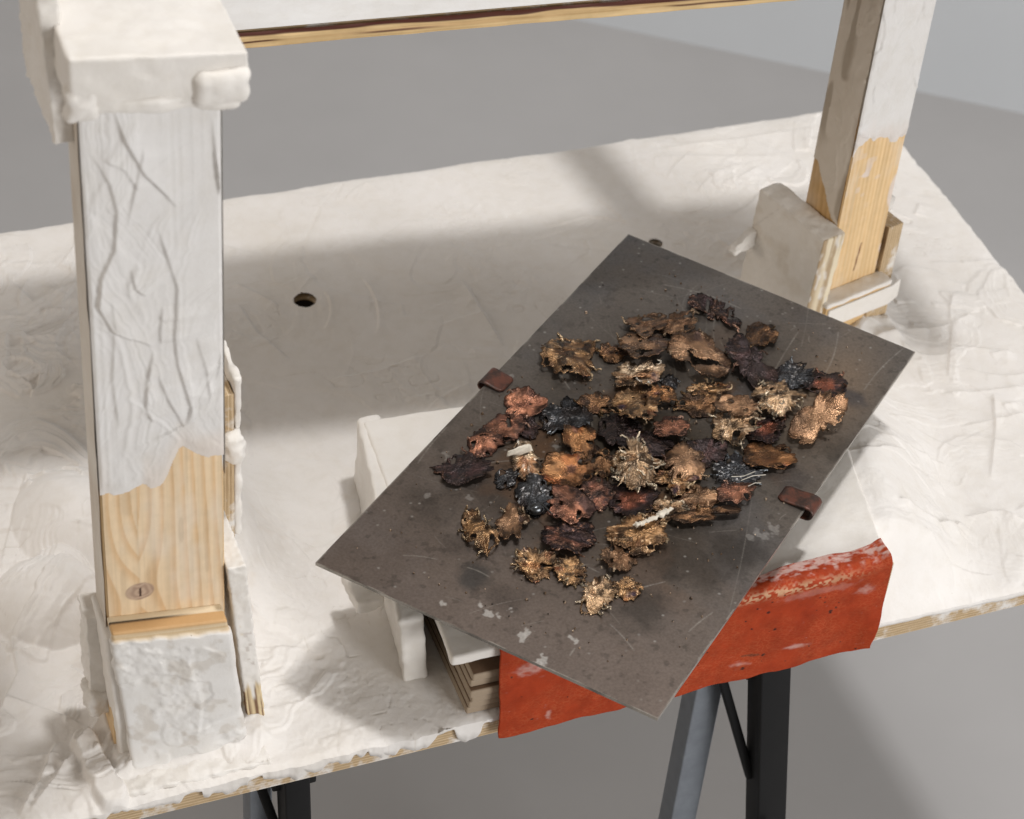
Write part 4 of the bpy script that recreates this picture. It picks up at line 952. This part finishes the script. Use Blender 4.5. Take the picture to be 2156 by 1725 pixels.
PIECES = [
 (1508, 655, 112, 70, 'flecked', 'dark and pink torn piece nearest the top corner of the plate', dict(spike=.2, crump=.2, dome=.2, tilt=(-.1, .1), wires=5, lobes=((-.5, .35, .5), (.1, .05, .55), (.6, -.65, .32)))),
 (1603, 705, 66, 50, 'brown', 'small dark rimmed disc with a golden middle, alone near the top right', dict(spike=.12, wires=4)),
 (1357, 683, 76, 50, 'tan', 'brown bronze fragment at the top of the heap, left of two', dict(spike=.2, holes=.1, crump=.16, lift=.004, wires=4)),
 (1427, 680, 70, 44, 'tan', 'reddish bronze fragment at the top of the heap, right of two', dict(spike=.16, holes=.15, crump=.13, lift=.003, wires=6)),
 (1350, 733, 92, 60, 'tan', 'bronze fragment with a pale folded ridge below the topmost pair', dict(spike=.16, crump=.2, dome=.25, lift=.006)),
 (1288, 742, 56, 34, 'brown', 'small brown sliver left of the folded bronze fragment', dict(spike=.18, crump=.15, wires=4)),
 (1200, 752, 112, 82, 'gold', 'golden holed fragment at the upper left of the heap', dict(spike=.2, holes=.22, crump=.2, dome=.2, wires=7)),
 (1345, 785, 96, 54, 'cream', 'pale crumpled fragment with an iridescent left rim', dict(spike=.24, crump=.22, dome=.2, wires=6, lift=.003)),
 (1472, 745, 122, 92, 'tan', 'largest tan leaf of two merged discs with radial grain', dict(spike=.10, crump=.09, dome=.22, lift=.006, lobes=((-.25, .25, .75), (.35, -.35, .68)), wires=3)),
 (1580, 768, 104, 96, 'dark', 'jagged purple black fragment below the small lone disc', dict(spike=.22, holes=.16, crump=.15, wires=6, lift=.002, lobes=((-.5, .5, .5), (0, 0, .6), (.45, -.45, .6)))),
 (1640, 836, 92, 64, 'bright', 'bright gold spiky tangle on the right side', dict(spike=.34, holes=.12, crump=.28, dome=.3, wires=26, lift=.006)),
 (1738, 810, 72, 60, 'redeye', 'dark disc with a red radiating centre nearest the right edge', dict(spike=.12, wires=5, dome=.12)),
 (1670, 795, 70, 52, 'blue', 'blue black flake joining the jagged piece and the red centred disc', dict(spike=.14, crump=.1)),
 (1722, 892, 112, 86, 'tan', 'matte tan double disc nearest the right corner, one lobe raised', dict(spike=.14, crump=.16, dome=.05, lift=.005, lobes=((-.34, -.22, .66), (.36, .40, .62)), wires=2, tilt=(.05, .22))),
 (1104, 855, 80, 50, 'copper', 'salmon copper oval leaf near the rusty strap', dict(spike=.08, dome=.25, crump=.08, tilt=(0, .15), wires=3)),
 (1195, 872, 98, 68, 'blue', 'crusty blue black piece with silver specks', dict(spike=.22, crump=.24, dome=.2, wires=6)),
 (1257, 850, 66, 36, 'brown', 'narrow golden brown leaf beside the crusty blue black piece', dict(spike=.12, dome=.2, wires=5, tilt=(0, .15))),
 (1342, 858, 94, 72, 'gold', 'bronze fragment with a pale left tip in the upper middle', dict(spike=.16, crump=.2, dome=.15, holes=.1, lift=.004)),
 (1388, 830, 62, 32, 'orange', 'small orange bronze scrap above the pale tipped fragment', dict(spike=.18, crump=.15, lift=.006, wires=4)),
 (1490, 820, 78, 40, 'gold', 'thin golden scrap under the largest tan leaf', dict(spike=.22, crump=.22, wires=6)),
 (1478, 850, 112, 44, 'brown', 'wide dark brown scrap with gold specks across the middle', dict(spike=.2, crump=.18, wires=6)),
 (1550, 856, 76, 38, 'tan', 'raised golden leaf edge right of the wide brown scrap', dict(spike=.12, dome=.25, lift=.010, tilt=(0, .25), wires=4)),
 (1546, 897, 84, 72, 'bright', 'cupped bronze fragment with a pale lower lip', dict(spike=.16, crump=.25, dome=-.2, wires=10, lift=.003)),
 (1616, 902, 76, 52, 'redeye', 'dark flake with a coppery patch, left of the tan double disc', dict(spike=.16, crump=.12, wires=6)),
 (1411, 803, 32, 30, 'blue', 'tiny dark pellet under the pale crumpled fragment', dict(spike=.1, dome=.4, wires=3)),
 (1058, 902, 76, 56, 'copper', 'copper disc half blackened, above the pink dome at left', dict(spike=.10, dome=.22, crump=.08)),
 (1112, 900, 54, 42, 'dark', 'small purple black flake right of the half blackened disc', dict(spike=.18, crump=.15, wires=5)),
 (1018, 932, 66, 50, 'copper', 'pinkish copper dome at the left end of the heap', dict(spike=.06, dome=.35, crump=.06)),
 (1218, 930, 66, 62, 'orange', 'curled tan brown leaf in the left middle', dict(spike=.08, dome=.2, curl=.3, tilt=(0, .12), wires=1)),
 (1300, 905, 80, 72, 'dark', 'grainy charcoal flake in the centre', dict(spike=.1, crump=.12)),
 (1362, 932, 106, 52, 'dark', 'broad purple black flake in the centre below the pink one', dict(spike=.14, crump=.12, lift=.003)),
 (1413, 898, 64, 46, 'copper', 'rosy copper flake at the centre of the heap', dict(spike=.08, dome=.22, lift=.006, crump=.08)),
 (1620, 960, 104, 64, 'orange', 'orange brown oval disc with a toothed rim at the right', dict(spike=.06, dome=.14, crump=.05, wires=0)),
 (975, 985, 98, 56, 'dark', 'thin black sheet with curled rim at the far left', dict(spike=.2, crump=.1, dome=-.05, wires=7)),
 (1105, 970, 78, 72, 'cream', 'cream and copper folded fragment, palest of all', dict(spike=.18, crump=.2, dome=.3, lift=.004, lobes=((-.1, .4, .6), (.1, -.3, .7)))),
 (1205, 990, 104, 58, 'orange', 'tan disc with a hanging drip left of the golden nest', dict(spike=.10, dome=.22, crump=.08, lift=.004, wires=3)),
 (1268, 972, 64, 50, 'brown', 'reddish crumpled scrap between the dripping disc and the nest', dict(spike=.16, crump=.22, wires=4)),
 (1337, 977, 88, 80, 'bright', 'golden nest of tangled threads in the centre', dict(spike=.42, crump=.34, dome=.35, wires=44, lift=.004, holes=.1)),
 (1438, 976, 76, 62, 'tan', 'tan dome right of the golden nest', dict(spike=.2, dome=.4, crump=.12, wires=6, lift=.003)),
 (1487, 950, 84, 50, 'dark', 'slate black flake right of the tan dome', dict(spike=.12, crump=.12)),
 (1547, 995, 92, 46, 'blue', 'wet looking blue black flake with pale threads', dict(spike=.16, crump=.12, wires=8)),
 (1552, 1033, 78, 42, 'copper', 'copper oval leaf at the right, below the wet black flake', dict(spike=.07, dome=.2, lift=.005, tilt=(0, .1))),
 (1063, 1008, 46, 40, 'blue', 'small black gritty disc at left', dict(spike=.07, dome=.25, wires=2)),
 (1127, 1042, 76, 82, 'blue', 'shiny gunmetal shell with crossing wires', dict(spike=.06, dome=.35, crump=.10, wires=0)),
 (1202, 1062, 82, 66, 'copper', 'round copper brown disc with fine spokes, lower middle', dict(spike=.05, dome=.10, crump=.04, wires=1, lift=.003)),
 (1263, 1040, 66, 56, 'flecked', 'small blackened flake right of the spoked disc', dict(spike=.14, crump=.12, wires=5)),
 (1330, 1056, 94, 66, 'redeye', 'blackened disc with a brick red centre, lower middle', dict(spike=.12, crump=.09)),
 (1392, 1076, 84, 40, 'bright', 'fibrous gold scrap edged by a white chalky strip', dict(spike=.24, crump=.24, dome=.25, wires=16)),
 (1420, 1012, 84, 50, 'gold', 'bronze tangle below the tan dome', dict(spike=.26, crump=.26, wires=16, dome=.2)),
 (1470, 1045, 86, 52, 'tan', 'rolled bronze scrap left of the copper oval leaf', dict(spike=.2, crump=.3, wires=8, dome=.25)),
 (1485, 1080, 132, 50, 'brown', 'long smooth brown leaf at the lower right of the heap', dict(spike=.10, dome=.2, crump=.08, lift=.005, tilt=(.05, .15), lobes=((-.55, -.25, .45), (0, 0, .5), (.6, .3, .42)))),
 (1012, 1115, 84, 96, 'gold', 'golden crumpled arch at the lower left', dict(spike=.22, crump=.26, dome=.2, wires=14, lobes=((-.45, .45, .5), (-.3, -.1, .6), (.3, -.45, .6)))),
 (1080, 1098, 62, 78, 'tan', 'tan holed fragment joined to the golden arch', dict(spike=.26, holes=.12, crump=.14, wires=8, lift=.002)),
 (1196, 1128, 112, 72, 'flecked', 'large purple black flake flecked with copper, lower middle', dict(spike=.10, crump=.12, wires=3)),
 (1345, 1125, 120, 64, 'gold', 'jagged tan gold leaf at the lower right', dict(spike=.18, crump=.17, dome=.2, wires=8, lift=.003)),
 (1305, 1172, 64, 62, 'tan', 'forked tan scrap under the jagged gold leaf', dict(spike=.34, crump=.14, wires=8)),
 (1128, 1192, 76, 52, 'gold', 'small crumpled gold piece, leftmost of the bottom three', dict(spike=.32, crump=.26, wires=8, dome=.2)),
 (1203, 1202, 64, 48, 'gold', 'gold star with an orange hollow, middle of the bottom three', dict(spike=.40, crump=.12, dome=-.15, wires=6)),
 (1264, 1252, 104, 82, 'bright', 'shiny gold crumpled piece, lowest on the plate', dict(spike=.24, crump=.26, dome=.3, wires=12, lobes=((0, .15, .62), (-.35, -.45, .45)))),
 (1318, 1240, 54, 36, 'gold', 'little gold sliver attached right of the lowest piece', dict(spike=.34, crump=.16, wires=5)),
]
DONE = {}
for i, (x_, y_, w_, h_, k_, lab, kw) in enumerate(PIECES): DONE[(x_, y_)] = piece(x_, y_, w_*1.08, h_*1.06, k_, lab, i*3+1, **kw)
GUN = m_simple('gunmetal', (.10, .105, .11), .28, .9)
CHALK = m_simple('chalk', (.70, .64, .54), .85, 0, .2, 300, .25, .5)
THREAD = m_simple('pale_thread', (.62, .58, .50), .5, .3)
def wire(name, parent, pxs, z, rad, mat):
    pts = np.array([P(x_, y_, ZP+z_) for (x_, y_), z_ in zip(pxs, z)])-np.array(parent.location)
    t = np.linspace(0, len(pts)-1, 16); pts = np.stack([np.interp(t, np.arange(len(pts)), pts[:, k]) for k in range(3)], -1)
    V, Q = tube_np(pts, rad, 6); return link(name, mesh_np(name, V, Q), mat, parent)
g = DONE[(1127, 1042)]
for a_ in ([(1135, 1022), (1128, 1080)], [(1148, 1028), (1156, 1045), (1132, 1062)], [(1178, 1050), (1130, 1078)], [(1150, 1060), (1178, 1088)]):
    wire('wire', g, [(p - 15, q - 5) for p, q in a_], [.017]*len(a_), .0007, GUN)
bo = rbox('bead', (.012, .011, .010), GUN, g, loc=P(1128, 1072, ZP+.006)-np.array(g.location), r=.0049, step=.001)
c_ = DONE[(1392, 1076)]
pts = np.array([P(x_, y_, ZP+.0175) for x_, y_ in ((1333, 1103), (1355, 1098), (1378, 1088), (1398, 1077), (1418, 1068))])-np.array(c_.location)
t_ = np.linspace(0, 4, 40); pp = np.stack([np.interp(t_, np.arange(5), pts[:, k]) for k in range(3)], -1)
V_, Q_ = tube_np(pp, .0022*(.6+.5*np.abs(np.random.default_rng(2).normal(size=40)))*np.clip(np.minimum(np.arange(40), 39-np.arange(40))/6+.2, 0, 1), 9)
V_ = V_*np.array([1, 1, .9])+.0012*np.stack([n3(V_[:, 0]*400, V_[:, 1]*400, V_[:, 2]*400+k*9, k) for k in range(3)], -1)
link('chalky_strip', mesh_np('chalky_strip', V_, Q_), CHALK, c_)
f_ = DONE[(1105, 970)]
q = [P(x_, y_, ZP+z_)-np.array(f_.location) for x_, y_, z_ in ((1066, 962, .010), (1122, 950, .012), (1113, 934, .019), (1090, 940, .020), (1070, 952, .016))]
uu, vv_ = np.meshgrid(np.linspace(0, 1, 12), np.linspace(0, 1, 8), indexing='ij')
top_ = q[4]*(1-uu)[..., None]+q[2]*uu[..., None]; bot_ = q[0]*(1-uu)[..., None]+q[1]*uu[..., None]
G_ = bot_*(1-vv_)[..., None]+top_*vv_[..., None]; G_[..., 2] += .0025*np.sin(vv_*math.pi)+.0012*n2(uu*4, vv_*4, 3)
fo = link('pale_fold', grid_mesh('pale_fold', G_), CHALK, f_); fo.modifiers.new('s', 'SOLIDIFY').thickness = .0008
h_ = DONE[(1547, 995)]
for a_ in ([(1540, 1004), (1565, 1003), (1590, 993)], [(1560, 1012), (1585, 1002), (1612, 1000)], [(1575, 1024), (1590, 1017), (1602, 1017)]):
    wire('thread', h_, a_, [.008, .007, .004], .00035, THREAD)

# loose grit and beads of metal between the pieces
rng = np.random.default_rng(11); GV, GQ = [], []
for i in range(620):
    uq, vq = np.clip(rng.normal(.5, .2), .06, .94), np.clip(rng.normal(.52, .2), .06, .94)
    p = PA*(1-uq)*(1-vq)+PB*uq*(1-vq)+PC*uq*vq+PD*(1-uq)*vq+np.array([0, 0, .0006]); r_ = rng.choice([.0006, .0009, .0014], p=[.55, .33, .12])
    e = np.array([(1, 1, -1), (-1, 1, -1), (-1, -1, -1), (1, -1, -1), (.6, .5, 1), (-.5, .6, 1), (-.6, -.5, 1), (.5, -.6, 1)])*r_*rng.uniform(.5, 1.3, (8, 3))
    GV.append(p+e); GQ.append(np.array([(3, 2, 1, 0), (4, 5, 6, 7), (0, 1, 5, 4), (1, 2, 6, 5), (2, 3, 7, 6), (3, 0, 4, 7)])+8*i)
GRIT = NT('metal_grit'); GRIT.set(GRIT.ramp(GRIT.noise(300, 2), [(.4, (.03, .024, .02)), (.55, (.20, .13, .08)), (.7, (.55, .45, .34))]), .45, .5)
gr = link('metal_grit', mesh_np('metal_grit', np.concatenate(GV), np.concatenate(GQ), smooth=False), GRIT.m); gr['kind'] = 'stuff'
tag(gr, 'fine metal grit scattered between the scorched pieces', 'grit')

# ================================================================= TRESTLES
def bar(name, parent, p0, p1, wx, wy, mat, pt, r=.002):
    p0, p1 = np.asarray(p0, float), np.asarray(p1, float); d = p1-p0; L = np.linalg.norm(d)
    q = Vector(tuple(d)).to_track_quat('Z', 'Y').to_matrix()
    xa = Vector((1, 0, 0)); zc = Vector(tuple(d)).normalized(); xa = (xa-zc*xa.dot(zc)).normalized(); ya = zc.cross(xa)
    m = Matrix((xa, ya, zc)).transposed().to_4x4(); m.translation = Vector(tuple((p0+p1)/2-pt))
    return rbox(name, (wx, wy, L), mat, parent, mtx=m, r=r, step=.2)
def trestle(x, label, wl, steel, lean_):
    pt = np.array([x, 1.6, FZ])
    t = thing('folding_trestle', label, 'trestle', tuple(pt), 'trestles under the tabletop')
    bar('top_beam', t, (x, 1.245, -.053), (x, 1.97, -.053), .040, .05, BLACK, pt)
    for yy, s in ((1.245, 1), (1.965, -1)):
        leg = bar('black_leg', t, (x-.003, yy, -.03), (x-.003+lean_, yy-.03*s, FZ), wl, .030, BLACK, pt)
        bar('steel_leg', t, (x+steel[0], yy+.055*s, -.04), (x+steel[1], yy+.03*s, FZ), steel[2], .026, ZINC, pt)
        bar('brace', t, (x+steel[0]-.02, yy+.04*s, -.03), (x+.005, yy-.004*s, -.22), .009, .007, BLACK, pt)
        if s == 1:
            for zz in (-.12, -.235):
                xk = x-.003+lean_*(-zz-.03)/.72+wl/2
                sub(bar('lock_knob', t, (xk, yy-.018, zz), (xk+.010, yy-.018, zz), .018, .014, BLACK, pt, .004), leg)
            xk = x-.003+lean_*.24/.72-wl*.3
            sub(bar('bolt', t, (xk, yy-.038, -.27), (xk, yy-.028, -.27), .011, .011, BOLT, pt, .004), leg)
trestle(.845, 'black folding trestle with a zinc leg below the leather flap', .031, (-.030, -.050, .029), .09)
trestle(.388, 'black folding trestle partly seen below the near post', .023, (-.019, -.019, .021), .02)
